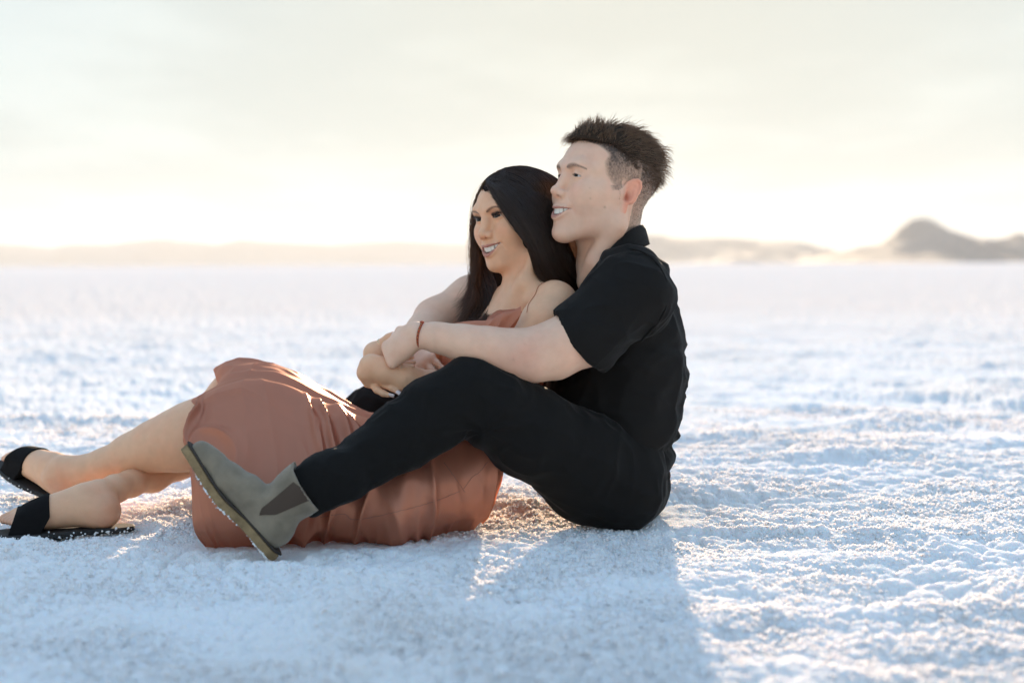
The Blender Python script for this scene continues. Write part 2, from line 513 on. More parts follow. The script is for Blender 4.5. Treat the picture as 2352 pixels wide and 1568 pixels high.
# ---------------------------------------------------------------- salt flat: one sheet to the horizon, denser near the camera
def salt_height(x, y):
    d = np.hypot(x, y - CAMY)
    fade = np.clip(1.6 - d / 9.0, 0.0, 1.0)
    wx = x + 0.03 * (vnoise2(x * 9, y * 9, 21) - 0.5); wy = y + 0.03 * (vnoise2(x * 9, y * 9, 22) - 0.5)
    z = 0.012 * (vnoise2(x * 1.7, y * 2.6, 1) - 0.5) + 0.016 * (vnoise2(x * 5, y * 7, 2) - 0.5)
    # broken crust ridges
    r = 1 - np.abs(2 * vnoise2(wx * 1.9 + 5, wy * 3.1, 4) - 1)
    z = z + 0.010 * np.clip(r - 0.80, 0, 1) / 0.2 * (0.4 + vnoise2(x * 6, y * 6, 5))
    r2 = 1 - np.abs(2 * vnoise2(wx * 0.55 + 2, wy * 1.1, 14) - 1)
    z = z + 0.015 * np.clip(r2 - 0.88, 0, 1) / 0.12
    rough = 0.45 + 0.9 * vnoise2(x * 2.3 + 9, y * 2.3, 6)
    z = z + rough * 0.015 * domes2(wx * 17, wy * 17, 7)
    z = z + fade * rough * 0.0095 * domes2(wx * 46, wy * 46, 8)
    z = z + np.clip(1.6 - d / 4.0, 0, 1) * 0.0038 * domes2(x * 105, y * 105, 9)
    z = z + np.clip(d / 30, 0, 1) * 0.03 * (vnoise2(x * 0.35, y * 0.35, 31) - 0.5)
    return z - 0.019

def flatten(x, y, z):
    """salt pressed down where people sit and feet rest"""
    for (cx, cy, rx, ry, zz) in PRESS:
        w = np.clip(1.35 - np.hypot((x - cx) / rx, (y - cy) / ry), 0, 0.35) / 0.35
        w = w * w * (3 - 2 * w)
        z = z * (1 - w) + (zz + 0.3 * (z + 0.005)) * w
    return z

PRESS = [(0.22, 0.0, 0.14, 0.17, -0.012), (-0.12, -0.05, 0.14, 0.15, -0.012), (-0.42, -0.42, 0.05, 0.05, -0.012), (-0.86, -0.15, 0.16, 0.075, -0.022), (-0.45, -0.30, 0.22, 0.06, -0.012)]

def build_ground():
    # rows by distance, columns by angle round the camera foot
    seg = [(0.9, 1.45, 30), (1.45, 4.2, 370), (4.2, 12, 90), (12, 60, 30), (60, 600, 12), (600, 12000, 6)]
    ds = np.concatenate([np.geomspace(a, b, n, endpoint=False) for a, b, n in seg] + [[12000.0, 15000.0]])
    an = np.radians(np.linspace(-22.5, 22.5, 700))
    D, A = np.meshgrid(ds, an, indexing='ij')
    x = D * np.sin(A); y = CAMY + D * np.cos(A)
    z = flatten(x, y, salt_height(x, y))
    z = np.where(D > 200, 0, z)
    n0, n1 = D.shape
    V = np.stack([x, y, z], -1).reshape(-1, 3)
    i = np.arange((n0 - 1))[:, None] * n1; j = np.arange(n1 - 1)[None, :]
    F = np.stack([i + j, i + j + 1, i + n1 + j + 1, i + n1 + j], -1).reshape(-1, 4)[:, ::-1]
    # coarse rest of the plain: round the sides and behind
    ds2 = np.concatenate([[0.0, 0.3, 0.6], np.geomspace(0.9, 12, 170), np.geomspace(13, 60, 30), np.geomspace(80, 15000, 14)])
    an2 = np.radians(np.concatenate([np.linspace(22.5, 55, 130), np.linspace(58, 302, 60), np.linspace(305, 337.5, 130)]))
    D2, A2 = np.meshgrid(ds2, an2, indexing='ij')
    x2 = D2 * np.sin(A2); y2 = CAMY + D2 * np.cos(A2)
    z2 = np.where(D2 > 60, 0, salt_height(x2, y2)); z2[:, 0] -= 0.0; 
    m1 = D2.shape[1]; o = len(V)
    V2 = np.stack([x2, y2, z2], -1).reshape(-1, 3)
    i = np.arange(D2.shape[0] - 1)[:, None] * m1; j = np.arange(m1 - 1)[None, :]
    F2 = np.stack([i + j, i + j + 1, i + m1 + j + 1, i + m1 + j], -1).reshape(-1, 4)[:, ::-1] + o
    # little wedge in front of the camera foot
    an3 = np.radians(np.linspace(-22.5, 22.5, 30)); ds3 = np.array([0.0, 0.3, 0.6, 0.9])
    D3, A3 = np.meshgrid(ds3, an3, indexing='ij'); x3 = D3 * np.sin(A3); y3 = CAMY + D3 * np.cos(A3)
    V3 = np.stack([x3, y3, salt_height(x3, y3)], -1).reshape(-1, 3)
    i = np.arange(3)[:, None] * 30; j = np.arange(29)[None, :]
    F3 = np.stack([i + j, i + j + 1, i + 31 + j, i + 30 + j], -1).reshape(-1, 4)[:, ::-1] + o + len(V2)
    V = np.concatenate([V, V2, V3]); F = np.concatenate([F, F2, F3])
    m, nt, b = new_mat('salt')
    b.inputs['Base Color'].default_value = (0.80, 0.80, 0.80, 1)
    b.inputs['Roughness'].default_value = 0.85
    b.inputs['Specular IOR Level'].default_value = 0.0
    b.inputs['Subsurface Weight'].default_value = 1.0; b.inputs['Subsurface Radius'].default_value = (1.0, 0.8, 0.7); b.inputs['Subsurface Scale'].default_value = 0.016
    geo = node(nt, 'ShaderNodeNewGeometry')
    n1_ = node(nt, 'ShaderNodeTexNoise', in_Scale=1.3, in_Detail=6.0); nt.links.new(geo.outputs['Position'], n1_.inputs['Vector'])
    mx = node(nt, 'ShaderNodeMix', data_type='RGBA'); mx.inputs['A'].default_value = (0.80, 0.77, 0.745, 1); mx.inputs['B'].default_value = (0.86, 0.865, 0.87, 1)
    mr = node(nt, 'ShaderNodeMapRange'); mr.inputs['From Min'].default_value = 0.35; mr.inputs['From Max'].default_value = 0.6
    nt.links.new(n1_.outputs['Fac'], mr.inputs['Value']); nt.links.new(mr.outputs['Result'], mx.inputs['Factor'])
    # far crust coloured pinker and darker, in place of warmer, dimmer light there
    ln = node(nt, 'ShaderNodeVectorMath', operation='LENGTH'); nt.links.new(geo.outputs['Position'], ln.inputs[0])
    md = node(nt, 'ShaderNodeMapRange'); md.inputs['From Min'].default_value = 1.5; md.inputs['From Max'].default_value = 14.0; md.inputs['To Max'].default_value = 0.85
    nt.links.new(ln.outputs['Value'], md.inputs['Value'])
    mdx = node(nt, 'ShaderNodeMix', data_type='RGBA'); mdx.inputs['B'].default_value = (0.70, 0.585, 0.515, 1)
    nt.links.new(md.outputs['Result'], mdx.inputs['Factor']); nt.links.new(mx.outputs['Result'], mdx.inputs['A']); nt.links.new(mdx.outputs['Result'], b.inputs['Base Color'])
    v = node(nt, 'ShaderNodeTexVoronoi', in_Scale=230.0); nt.links.new(geo.outputs['Position'], v.inputs['Vector'])
    n2_ = node(nt, 'ShaderNodeTexNoise', in_Scale=600.0, in_Detail=2.0); nt.links.new(geo.outputs['Position'], n2_.inputs['Vector'])
    b1 = node(nt, 'ShaderNodeBump', in_Strength=0.8, in_Distance=0.003); b1.invert = True; nt.links.new(v.outputs['Distance'], b1.inputs['Height'])
    b2 = node(nt, 'ShaderNodeBump', in_Strength=0.6, in_Distance=0.0015); nt.links.new(n2_.outputs['Fac'], b2.inputs['Height']); nt.links.new(b1.outputs['Normal'], b2.inputs['Normal'])
    # coarse relief beyond where the mesh carries it
    n3_ = node(nt, 'ShaderNodeTexNoise', in_Scale=7.0, in_Detail=6.0, in_Roughness=0.65); nt.links.new(geo.outputs['Position'], n3_.inputs['Vector'])
    b3 = node(nt, 'ShaderNodeBump', in_Strength=0.2, in_Distance=0.01); nt.links.new(n3_.outputs['Fac'], b3.inputs['Height']); nt.links.new(b2.outputs['Normal'], b3.inputs['Normal'])
    nt.links.new(b3.outputs['Normal'], b.inputs['Normal'])
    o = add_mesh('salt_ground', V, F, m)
    o['kind'] = 'structure'
    return o
build_ground()

# ---------------------------------------------------------------- mountains
def ridge(name, xs, tops, dist, depth, seed, mat, base_px=607):
    """range of hills: skyline given in picture px across, built as terrain with slopes in front and behind"""
    n = 420; m = 44
    t = np.linspace(xs[0], xs[-1], n)
    top = np.interp(t, xs, tops)
    X = (t - 1176.0) / FOC
    H = np.maximum(top, 0) / FOC * dist
    V = np.zeros((m, n, 3))
    for j in range(m):
        s = j / (m - 1) * 2 - 1                       # -1 front foot, 0 crest, 1 back foot
        yy = dist + s * depth
        w = np.clip(1 - abs(s), 0, 1)
        f = w ** 1.25
        xx = X * dist * (1 + 0 * s)
        q = np.stack([xx / (dist * 0.02), np.full(n, yy / (dist * 0.02)), np.zeros(n)], -1)
        rough = vnoise(q, seed) - 0.5 + 0.5 * (vnoise(q * 2.3, seed + 1) - 0.5) + 0.25 * (vnoise(q * 5.1, seed + 2) - 0.5)
        h = H * f + rough * H * 0.5 * w * (1 - w) * 2.5 + 0.03 * H * (vnoise(q * 4, seed + 3) - 0.5) * w
        V[j, :, 0] = xx; V[j, :, 1] = CAMY + yy; V[j, :, 2] = np.maximum(h, 0.45 * H * f + 1.0 * (w > 0.02)) - 2.0 * (w <= 0)
    i = np.arange(m - 1)[:, None] * n; k = np.arange(n - 1)[None, :]
    F = np.stack([i + k, i + k + 1, i + n + k + 1, i + n + k], -1).reshape(-1, 4)
    o = add_mesh(name, V.reshape(-1, 3), F, mat)
    o['kind'] = 'structure'
    return o
rockm = plain_mat('desert_rock', (0.07, 0.085, 0.10), 0.9, var=(0.002, 0.3))
ridge('mountains', [1880, 1920, 1975, 2020, 2050, 2075, 2098, 2125, 2150, 2168, 2195, 2230, 2262, 2290, 2318, 2335, 2352, 2400, 2460, 2560, 2700],
      [0, 22, 40, 42, 62, 88, 106, 108, 88, 67, 72, 60, 52, 55, 60, 70, 58, 66, 50, 60, 20], 5000, 900, 11, rockm)
ridge('mountains', [1380, 1450, 1500, 1580, 1680, 1760, 1830, 1880, 1930, 1990, 2060],
      [20, 66, 70, 64, 62, 56, 54, 42, 22, 12, 0], 9000, 1400, 12, rockm)
ridge('mountains', [-400, -250, -100, 0, 60, 120, 170, 250, 300, 370, 430, 500, 560, 650, 760, 850, 920, 1000, 1100, 1250, 1400],
      [10, 46, 52, 54, 52, 45, 53, 51, 58, 66, 58, 52, 62, 54, 50, 56, 58, 54, 52, 56, 46], 14000, 1300, 13, rockm)

# ---------------------------------------------------------------- air
def build_haze():
    x0, x1, y0, y1, z0, z1 = -15500, 15500, -15600, 15600, -4.0, 300.0
    V = [(x, y, z) for x in (x0, x1) for y in (y0, y1) for z in (z0, z1)]
    F = [(0, 1, 3, 2), (4, 6, 7, 5), (0, 4, 5, 1), (2, 3, 7, 6), (0, 2, 6, 4), (1, 5, 7, 3)]
    m = bpy.data.materials.new('haze'); m.use_nodes = True; nt = m.node_tree
    for n in list(nt.nodes): nt.nodes.remove(n)
    o_ = nt.nodes.new('ShaderNodeOutputMaterial'); v = nt.nodes.new('ShaderNodeVolumePrincipled')
    v.inputs['Color'].default_value = (0.70, 0.73, 0.76, 1); v.inputs['Density'].default_value = HAZE_DENSITY; v.inputs['Anisotropy'].default_value = 0.3
    nt.links.new(v.outputs[0], o_.inputs['Volume'])
    o = add_mesh('haze', V, F, m, smooth=False); o['kind'] = 'stuff'
HAZE_DENSITY = 0.00005
build_haze()

# ---------------------------------------------------------------- loose salt grains: scattered crystals on the crust near the camera
def build_grains():
    rng = np.random.default_rng(77)
    n = 120000
    d = 1.5 + 3.6 * rng.random(n) ** 1.25
    a = np.radians(rng.uniform(-21.5, 21.5, n))
    x = d * np.sin(a); y = CAMY + d * np.cos(a)
    cl = vnoise2(x * 6, y * 6, 41)
    k = cl > rng.uniform(0.15, 0.75, n)
    x, y, d = x[k], y[k], d[k]
    z = flatten(x, y, salt_height(x, y))
    s = rng.uniform(0.0007, 0.0023, len(x)) * (1 + 0.9 * (rng.random(len(x)) < 0.06)) * (0.7 + 0.6 * cl[k]) * (1 + 0.12 * (d - 1.5))
    me = bpy.data.meshes.new('salt_grains')
    V = np.stack([x, y, z + s * 0.1], -1).astype(np.float32)
    me.vertices.add(len(V)); me.vertices.foreach_set('co', V.ravel())
    at = me.attributes.new('size', 'FLOAT', 'POINT'); at.data.foreach_set('value', s.astype(np.float32))
    o = bpy.data.objects.new('salt_grains', me); col.objects.link(o); o['kind'] = 'stuff'
    ng = bpy.data.node_groups.new('scatter_grains', 'GeometryNodeTree')
    ng.interface.new_socket('Geometry', in_out='INPUT', socket_type='NodeSocketGeometry')
    ng.interface.new_socket('Geometry', in_out='OUTPUT', socket_type='NodeSocketGeometry')
    N = ng.nodes.new; L = ng.links.new
    gi = N('NodeGroupInput'); go = N('NodeGroupOutput')
    ico = N('GeometryNodeMeshIcoSphere'); ico.inputs['Subdivisions'].default_value = 2; ico.inputs['Radius'].default_value = 1.0
    sp = N('GeometryNodeSetPosition'); nz = N('ShaderNodeTexNoise'); nz.inputs['Scale'].default_value = 1.3
    pos = N('GeometryNodeInputPosition'); L(pos.outputs[0], nz.inputs['Vector'])
    sb = N('ShaderNodeVectorMath'); sb.operation = 'SUBTRACT'; sb.inputs[1].default_value = (0.5, 0.5, 0.5); L(nz.outputs['Color'], sb.inputs[0])
    sc = N('ShaderNodeVectorMath'); sc.operation = 'SCALE'; sc.inputs['Scale'].default_value = 2.2; L(sb.outputs[0], sc.inputs[0])
    L(ico.outputs['Mesh'], sp.inputs['Geometry']); L(sc.outputs[0], sp.inputs['Offset'])
    ss = N('GeometryNodeSetShadeSmooth'); L(sp.outputs[0], ss.inputs['Geometry'])
    sm = N('GeometryNodeSetMaterial'); sm.inputs['Material'].default_value = bpy.data.materials['salt']; L(ss.outputs[0], sm.inputs['Geometry'])
    ip = N('GeometryNodeInstanceOnPoints')
    rv = N('FunctionNodeRandomValue'); rv.data_type = 'FLOAT_VECTOR'; rv.inputs[1].default_value = (6.28, 6.28, 6.28)
    na = N('GeometryNodeInputNamedAttribute'); na.data_type = 'FLOAT'; na.inputs['Name'].default_value = 'size'
    L(gi.outputs[0], ip.inputs['Points']); L(sm.outputs[0], ip.inputs['Instance']); L(rv.outputs[0], ip.inputs['Rotation']); L(na.outputs[0], ip.inputs['Scale'])
    L(ip.outputs[0], go.inputs[0])
    md = o.modifiers.new('scatter', 'NODES'); md.node_group = ng
build_grains()

# ---------------------------------------------------------------- heads (local cm: x forward, y left, z up, origin between the ears)
def lipz(y, g):      # smile curves: upper and lower rim of the open mouth
    a = np.abs(y)
    c = g['mw']
    up = g['mz'] + 0.10 + g['curve'] * (a / c) ** 2 - 0.05 * np.exp(-(y / 0.5) ** 2)
    h = g['gap'] * np.clip(1 - (a / c) ** 2.4, 0, 1)
    return up, up - h

def mouthx(y, g):    # how far forward the mouth mound reaches
    return g['mx'] - 0.135 * y ** 2 - 0.012 * np.abs(y) ** 3

def head_shape(sh, fr, g):
    U = lambda *a, **k: sh.ell(*a, fr=fr, **k)
    j = g['jaw']; zs = g['zs']
    cw = g['crown']
    U((-0.9, 0, 5.0 - cw * 0.4), (9.2, 7.3, 7.7 - cw * 0.6), k=0)
    U((2.6, 0, 4.6 - cw * 0.3), (6.7, 6.5, 6.6 - cw * 0.5), k=2.0)
    U((2.8, 0, -1.2), (6.2, 6.1 * j, 6.4), k=2.5)
    # jaw
    for s in (-1, 1):
        sh.chain([(0.2, s * 5.3 * j, -0.5), (1.2, s * 5.1 * j, -3.3 * zs), (4.6, s * 3.9 * j, -5.7 * zs), (7.8, s * 1.5, -7.35 * zs)], [1.6, 1.5, 1.5, 1.45], k=2.2, fr=fr)
        # cheek raised by the smile
        U((6.0, s * 3.8, -0.8), (2.8, 2.5, 2.5), k=2.2)
        U((3.6, s * 3.9 * j, -2.3), (4.2, 2.2, 3.8), k=2.4)
        # brow
        sh.chain([(6.4, s * 5.1, 3.9), (8.0, s * 3.4, 4.5), (8.75, s * 1.2, 4.25)], [0.9, 0.9, 0.9], k=1.5, fr=fr)
        # cheekbone
        sh.cone((2.5, s * 5.9, 0.0), (6.3, s * 4.8, 0.3), 0.9, 1.2, k=2.6, fr=fr)
    U((8.1, 0, -7.35 * zs), (1.85, 1.9, 1.5), k=1.8)
    U((7.0, 0, -3.7), (3.4, 3.3, 3.4), k=1.6)
    U((5.4, 0, -5.2 * zs), (3.6, 3.4, 2.6), k=2.0)
    U((2.6, 0, -3.8), (3.6, 4.2, 2.6), k=2.0)
    # eye sockets
    for s in (-1, 1):
        sh.ell((9.9, s * 2.95, 2.75), (1.9, 1.75, 1.15), k=1.2, mode='s', fr=fr)
        sh.ell((10.0, s * 1.7, 1.2), (1.1, 0.9, 1.2), k=1.0, mode='s', fr=fr)
    # nose
    sh.chain([(8.35, 0, 3.6), (9.3, 0, 1.8), (10.5, 0, -0.15)], [0.66, 0.68, 0.84], k=1.2, fr=fr)
    U((10.75, 0, -0.5), (1.0 * g['nt'], 1.0, 0.86), k=0.7)
    for s in (-1, 1):
        U((9.75, s * 1.35, -0.9), (1.05, 0.72, 0.74), k=0.6)
    sh.cone((10.6, 0, -1.0), (9.9, 0, -1.45), 0.42, 0.4, k=0.4, fr=fr)
    for s in (-1, 1):
        sh.ell((10.3, s * 0.66, -1.5), (0.52, 0.30, 0.40), k=0.16, mode='s', fr=fr)
        # fold from nostril wing to mouth corner
        sh.chain([(9.75, s * 2.15, -1.0), (9.5, s * 3.0, -2.2), (8.95, s * 3.65, -3.4), (8.5, s * 3.75, -4.3)], [0.10, 0.14, 0.15, 0.10], k=0.55, mode='s', fr=fr)
        # eyeball mound and lids
        U((7.55, s * 3.1, 2.75), (1.42, 1.55, 1.32), k=0.55)
        hh = g['eyeh']
        ec = 3.1
        def lid(p, s=s):
            y = s * p[..., 1] - ec; z = p[..., 2] - 2.72 - g['slant'] * y
            h = hh * (1 - (np.abs(y) / 1.34) ** 2.2)
            return np.maximum(np.maximum(np.abs(z) - h, 7.9 - p[..., 0]), np.abs(y) - 1.34)
        sh.func(lid, (7.9, s * ec - 1.5, 1.9), (9.6, s * ec + 1.5, 3.6), k=0.06, mode='s', fr=fr)
        # upper lid crease
        ys = np.linspace(-1.35, 1.25, 6)
        pts = [(9.02 - 0.32 * y * y - 0.22 * y, s * (ec + y), 2.72 + g['slant'] * y + hh * (1 - (abs(y) / 1.5) ** 2) + 0.42) for y in ys]
        sh.chain(pts, [0.06] * 6, k=0.18, mode='s', fr=fr)
        pts = [(8.85 - 0.30 * y * y - 0.22 * y, s * (ec + y), 2.72 - hh * 0.8 - 0.62 + 0.12 * y * y) for y in ys]
        sh.chain(pts, [0.05] * 6, k=0.3, mode='s', fr=fr)
    # mouth opening
    mx, mw = g['mx'], g['mw']
    def slit(p):
        y = p[..., 1]; z = p[..., 2]
        u, l = lipz(y, g)
        c = 0.5 * (u + l); h = 0.5 * (u - l)
        return np.maximum(np.maximum(np.abs(z - c) - h, np.abs(y) - mw), mouthx(y, g) - 2.6 - p[..., 0])
    # lips
    ys = np.linspace(-mw, mw, 13)
    u, l = lipz(ys, g)
    full = np.clip(1 - (np.abs(ys) / (mw * 1.12)) ** 2, 0, 1)
    X = mouthx(ys, g)
    up = [(X[i] - 0.38, ys[i], u[i] + 0.26 * full[i] + 0.05) for i in range(13)]
    lo = [(X[i] - 0.42, ys[i], l[i] - 0.34 * full[i] - 0.03) for i in range(13)]
    sh.chain(up, list(0.12 + 0.30 * full * g['lip']), k=0.45, fr=fr)
    sh.chain(lo, list(0.12 + 0.42 * full * g['lip']), k=0.45, fr=fr)
    sh.func(slit, (mx - 4.2, -mw, g['mz'] - g['gap'] - 0.3), (mx + 0.6, mw, g['mz'] + g['curve'] + 0.4), k=0.08, mode='s', fr=fr)
    # dimple at the corners
    for s in (-1, 1):
        sh.ell((X[0] - 0.1, s * (mw + 0.25), u[0] + 0.0), (0.35, 0.12, 0.22), k=0.5, mode='s', fr=fr)
    # ears
    for s in (-1, 1):
        c = np.array((-0.9, s * 7.05, 0.6)); 
        sh.cone((0.0, s * 6.6, 0.2), (-0.6, s * 7.3, 0.3), 1.5, 1.2, k=0.8, fr=fr)
        t = np.linspace(-0.25, 1.62, 13) * math.pi
        rim = []; rr = []
        for a in t:   # helix: from in front of the canal over the top and down to the lobe
            ex = 0.45 - 1.65 * math.sin(a * 0.5 + 0.2) * 0 
            x = -0.75 + 1.65 * math.cos(a) ; z = 0.95 + 2.35 * math.sin(a)
            x -= 0.42 * (z - 0.9)
            out = 0.9 + 0.28 * (-x - 0.2)
            rim.append((x, s * (7.1 + 0.9 * out * 0.62), z)); rr.append(0.27)
        rim = rim[2:]; rr = rr[2:]
        sh.chain(rim, rr, k=0.15, fr=fr)
        sh.ell((-0.95, s * 7.5, 0.75), (1.65, 0.42, 2.3), k=0.25, fr=fr)
        sh.ell((-1.55, s * 7.55, 1.9), (1.25, 0.36, 1.35), k=0.3, fr=fr)
        sh.ell((0.15, s * 7.55, -1.9), (0.72, 0.36, 1.0), k=0.4, fr=fr)
        sh.ell((-0.62, s * 8.15, 0.55), (0.95, 0.55, 1.35), k=0.25, mode='s', fr=fr)
        sh.ell((-1.15, s * 8.2, 1.75), (0.8, 0.42, 0.75), k=0.25, mode='s', fr=fr)
        sh.ell((0.05, s * 7.9, -0.25), (0.42, 0.7, 0.8), k=0.2, mode='s', fr=fr)
        sh.ell((0.55, s * 7.35, 0.15), (0.42, 0.4, 0.55), k=0.3, fr=fr)
        sh.cone((-1.4, s * 7.65, -0.7), (-1.55, s * 7.75, 1.3), 0.22, 0.22, k=0.3, fr=fr)

def face_tint(q, g, base):
    """skin colour by place on the head; q local cm"""
    x, y, z = q[..., 0], q[..., 1], q[..., 2]
    C = np.broadcast_to(np.asarray(base, float), q.shape).copy()
    def mix(col, w): 
        w = np.clip(w, 0, 1)[..., None]
        C[:] = C * (1 - w) + np.asarray(col) * w
    ay = np.abs(y); front = np.clip((x - 5.0) / 1.5, 0, 1)
    mix(np.asarray(base) * (1.06, 0.74, 0.70), g['blush'] * np.exp(-(((ay - 4.2) / 1.7) ** 2 + ((z + 0.3) / 1.5) ** 2)) * front)
    mix(np.asarray(base) * (1.02, 0.80, 0.76), 0.25 * np.exp(-(((y) / 1.5) ** 2 + ((z + 0.6) / 1.1) ** 2)) * np.clip((x - 9.6), 0, 1))
    u, l = lipz(y, g)
    w_ = np.clip(1 - (ay / (g['mw'] * 1.08)) ** 2.2, 0, 1)
    bow = 0.06 * np.exp(-(y / 0.35) ** 2)
    inl = (z < u + (0.60 * w_ + 0.02 - bow) * g['lipc']) & (z > l - (0.80 * w_ + 0.02) * g['lipc']) & (ay < g['mw'] + 0.1) & (x > g['mx'] - 3.4)
    mix(g['lipcol'], inl * 0.9)
    inside = (z < u - 0.03) & (z > l + 0.03) & (x < mouthx(y, g) - 0.75) & (x > 3) & (ay < g['mw'])
    mix((0.10, 0.02, 0.015), inside * 1.0)
    mix(np.asarray(base) * (1.05, 0.62, 0.55), g['earred'] * np.clip((0.9 - x) / 0.8, 0, 1) * (x > -4) * np.clip((ay - 7.25) / 0.5, 0, 1) * (z > -3.2) * (z < 4))
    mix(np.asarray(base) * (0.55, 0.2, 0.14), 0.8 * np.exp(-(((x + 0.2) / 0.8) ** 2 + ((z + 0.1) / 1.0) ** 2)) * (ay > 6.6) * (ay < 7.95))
    # nostrils
    mix(np.asarray(base) * 0.12, np.exp(-(((x - 10.35) / 0.42) ** 2 + ((ay - 0.66) / 0.26) ** 2 + ((z + 1.45) / 0.34) ** 2) ** 2) * 1.0)
    # eyelid rims
    yy = ay - 3.1; ze = 2.72 + g['slant'] * yy; h = g['eyeh'] * np.clip(1 - (np.abs(yy) / 1.34) ** 2.2, 0, 1)
    near = (np.abs(yy) < 1.5) & (x > 6.8)
    dl = z - ze - h
    mix((0.016, 0.011, 0.010), near * (np.abs(yy) < 1.38) * g['liner'] * np.clip((dl + 0.2) / 0.06, 0, 1) * np.clip((g['lw'] - dl) / 0.08, 0, 1))
    mix((0.05, 0.028, 0.024), near * 0.5 * g['liner'] * np.clip(1 - np.abs(z - ze + h) / 0.10, 0, 1))
    mix(np.asarray(base) * g['shadowcol'], near * g['shadow'] * np.exp(-((z - ze - h - 0.45) / 0.45) ** 2))
    # eyebrows
    t = (ay - 1.35) / 4.0
    bz = g['browz'] + g['brow_arch'] * np.sin(np.clip(t, 0, 1) * math.pi * 0.85) - 0.15 - g['browdrop'] * np.clip(t, 0, 1) ** 2
    th = g['brow_th'] * np.clip(1.15 - 0.8 * np.clip(t, 0, 1), 0.25, 1) * np.clip(t * 6 + 0.5, 0, 1)
    bw = np.clip(1.35 - np.abs(z - bz) / th * 1.1, 0, 1) * (t > -0.03) * (t < 1.0) * (x > 4)
    bw = bw * (0.65 + 0.35 * vnoise(np.stack([ay * 9 - z * 4, z * 9, y * 0], -1), 3))
    mix(g['haircol'], bw * g['brow_w'])
    return C


def lashes(fr, g, parent, mat):
    rng = np.random.default_rng(5)
    for s in (1, -1):
        cs = []; rs = []
        for i in range(46):
            y = -1.2 + 2.5 * i / 45
            h = g['eyeh'] * max(0, 1 - (abs(y) / 1.34) ** 2.2)
            p0 = np.array((8.82 - 0.30 * y * y - 0.12 * y, s * (3.1 + y), 2.72 + g['slant'] * y + h + 0.03))
            L = 0.48 + 0.2 * rng.random() + 0.15 * y
            d = np.array((0.75, s * (0.42 * y + 0.1 * rng.normal()), 0.55)); d /= np.linalg.norm(d)
            c = [p0 + d * L * t + np.array((0, 0, 0.42)) * L * t * t for t in (0, 0.4, 0.75, 1)]
            cs.append([fr.out(q) for q in c]); rs.append([0.00042, 0.00038, 0.00028, 0.0001])
        V, F = tubes(np.array(cs), np.array(rs))
        add_mesh('eyelashes', V, F, mat, parent)

def sm_frame(R, o, s): return Frame(o, np.asarray(R), s)
FM = sm_frame([[-0.8884, 0.4412, 0.1272], [-0.4392, -0.8973, 0.0448], [0.1339, -0.016, 0.9909]], [0.1875, -0.03, 0.6325], 0.01045)
FW = sm_frame([[-0.7564, 0.6302, -0.1753], [-0.6381, -0.7698, -0.0141], [-0.1438, 0.1012, 0.9844]], [0.0187, 0.07, 0.5800], 0.0096)
SK_M = (0.81, 0.515, 0.36)
SK_W = (0.80, 0.465, 0.28)
GM = dict(crown=0.0, jaw=1.0, zs=1.08, nt=1.0, mz=-3.75, mx=10.55, mw=2.85, gap=1.25, curve=0.12, lip=0.7, lipc=0.7, eyeh=0.25, slant=-0.13,
          blush=0.35, earred=0.7, lipcol=(0.52, 0.22, 0.17), liner=0.75, lw=0.10, shadow=0.0, shadowcol=(0.8, 0.7, 0.65),
          browz=4.3, browdrop=0.5, brow_arch=0.5, brow_th=0.5, brow_w=0.8, haircol=(0.03, 0.02, 0.015))
GW = dict(gaze=14, crown=1.1, jaw=0.94, zs=0.965, nt=0.92, mz=-3.4, mx=10.5, mw=2.85, gap=1.28, curve=0.4, lip=0.95, lipc=0.95, eyeh=0.31, slant=0.06,
          blush=0.35, earred=0.2, lipcol=(0.46, 0.18, 0.14), liner=1.0, lw=0.16, shadow=0.45, shadowcol=(0.62, 0.45, 0.4),
          browz=4.1, browdrop=0.15, brow_arch=0.75, brow_th=0.36, brow_w=0.95, haircol=(0.02, 0.013, 0.011))

def teeth(fr, g, parent):
    sh = Shape()
    y = 0.0
    for s in (-1, 1):
        y = 0.0
        for i, w in enumerate((0.86, 0.74, 0.80, 0.66)):
            yc = s * (y + w / 2); y += w
            u, l = lipz(np.array(yc), g)
            xx = g['mx'] - 0.60 - 0.20 * yc * yc
            a = math.atan2(0.40 * yc, 1.0)
            R = [[math.cos(a), -math.sin(a), 0], [math.sin(a), math.cos(a), 0], [0, 0, 1]]
            hh = (0.68, 0.62, 0.62, 0.50)[i]
            sh.box((xx, yc, float(u) - hh + 0.32), (0.24, w / 2 + 0.01, hh), rd=0.13, k=0.0, fr=fr, R=R)
    V, F = sh.mesh(0.0006)
    o = add_mesh('teeth', V, F, plain_mat('tooth_enamel', (0.80, 0.76, 0.66), 0.35), parent)
    return o

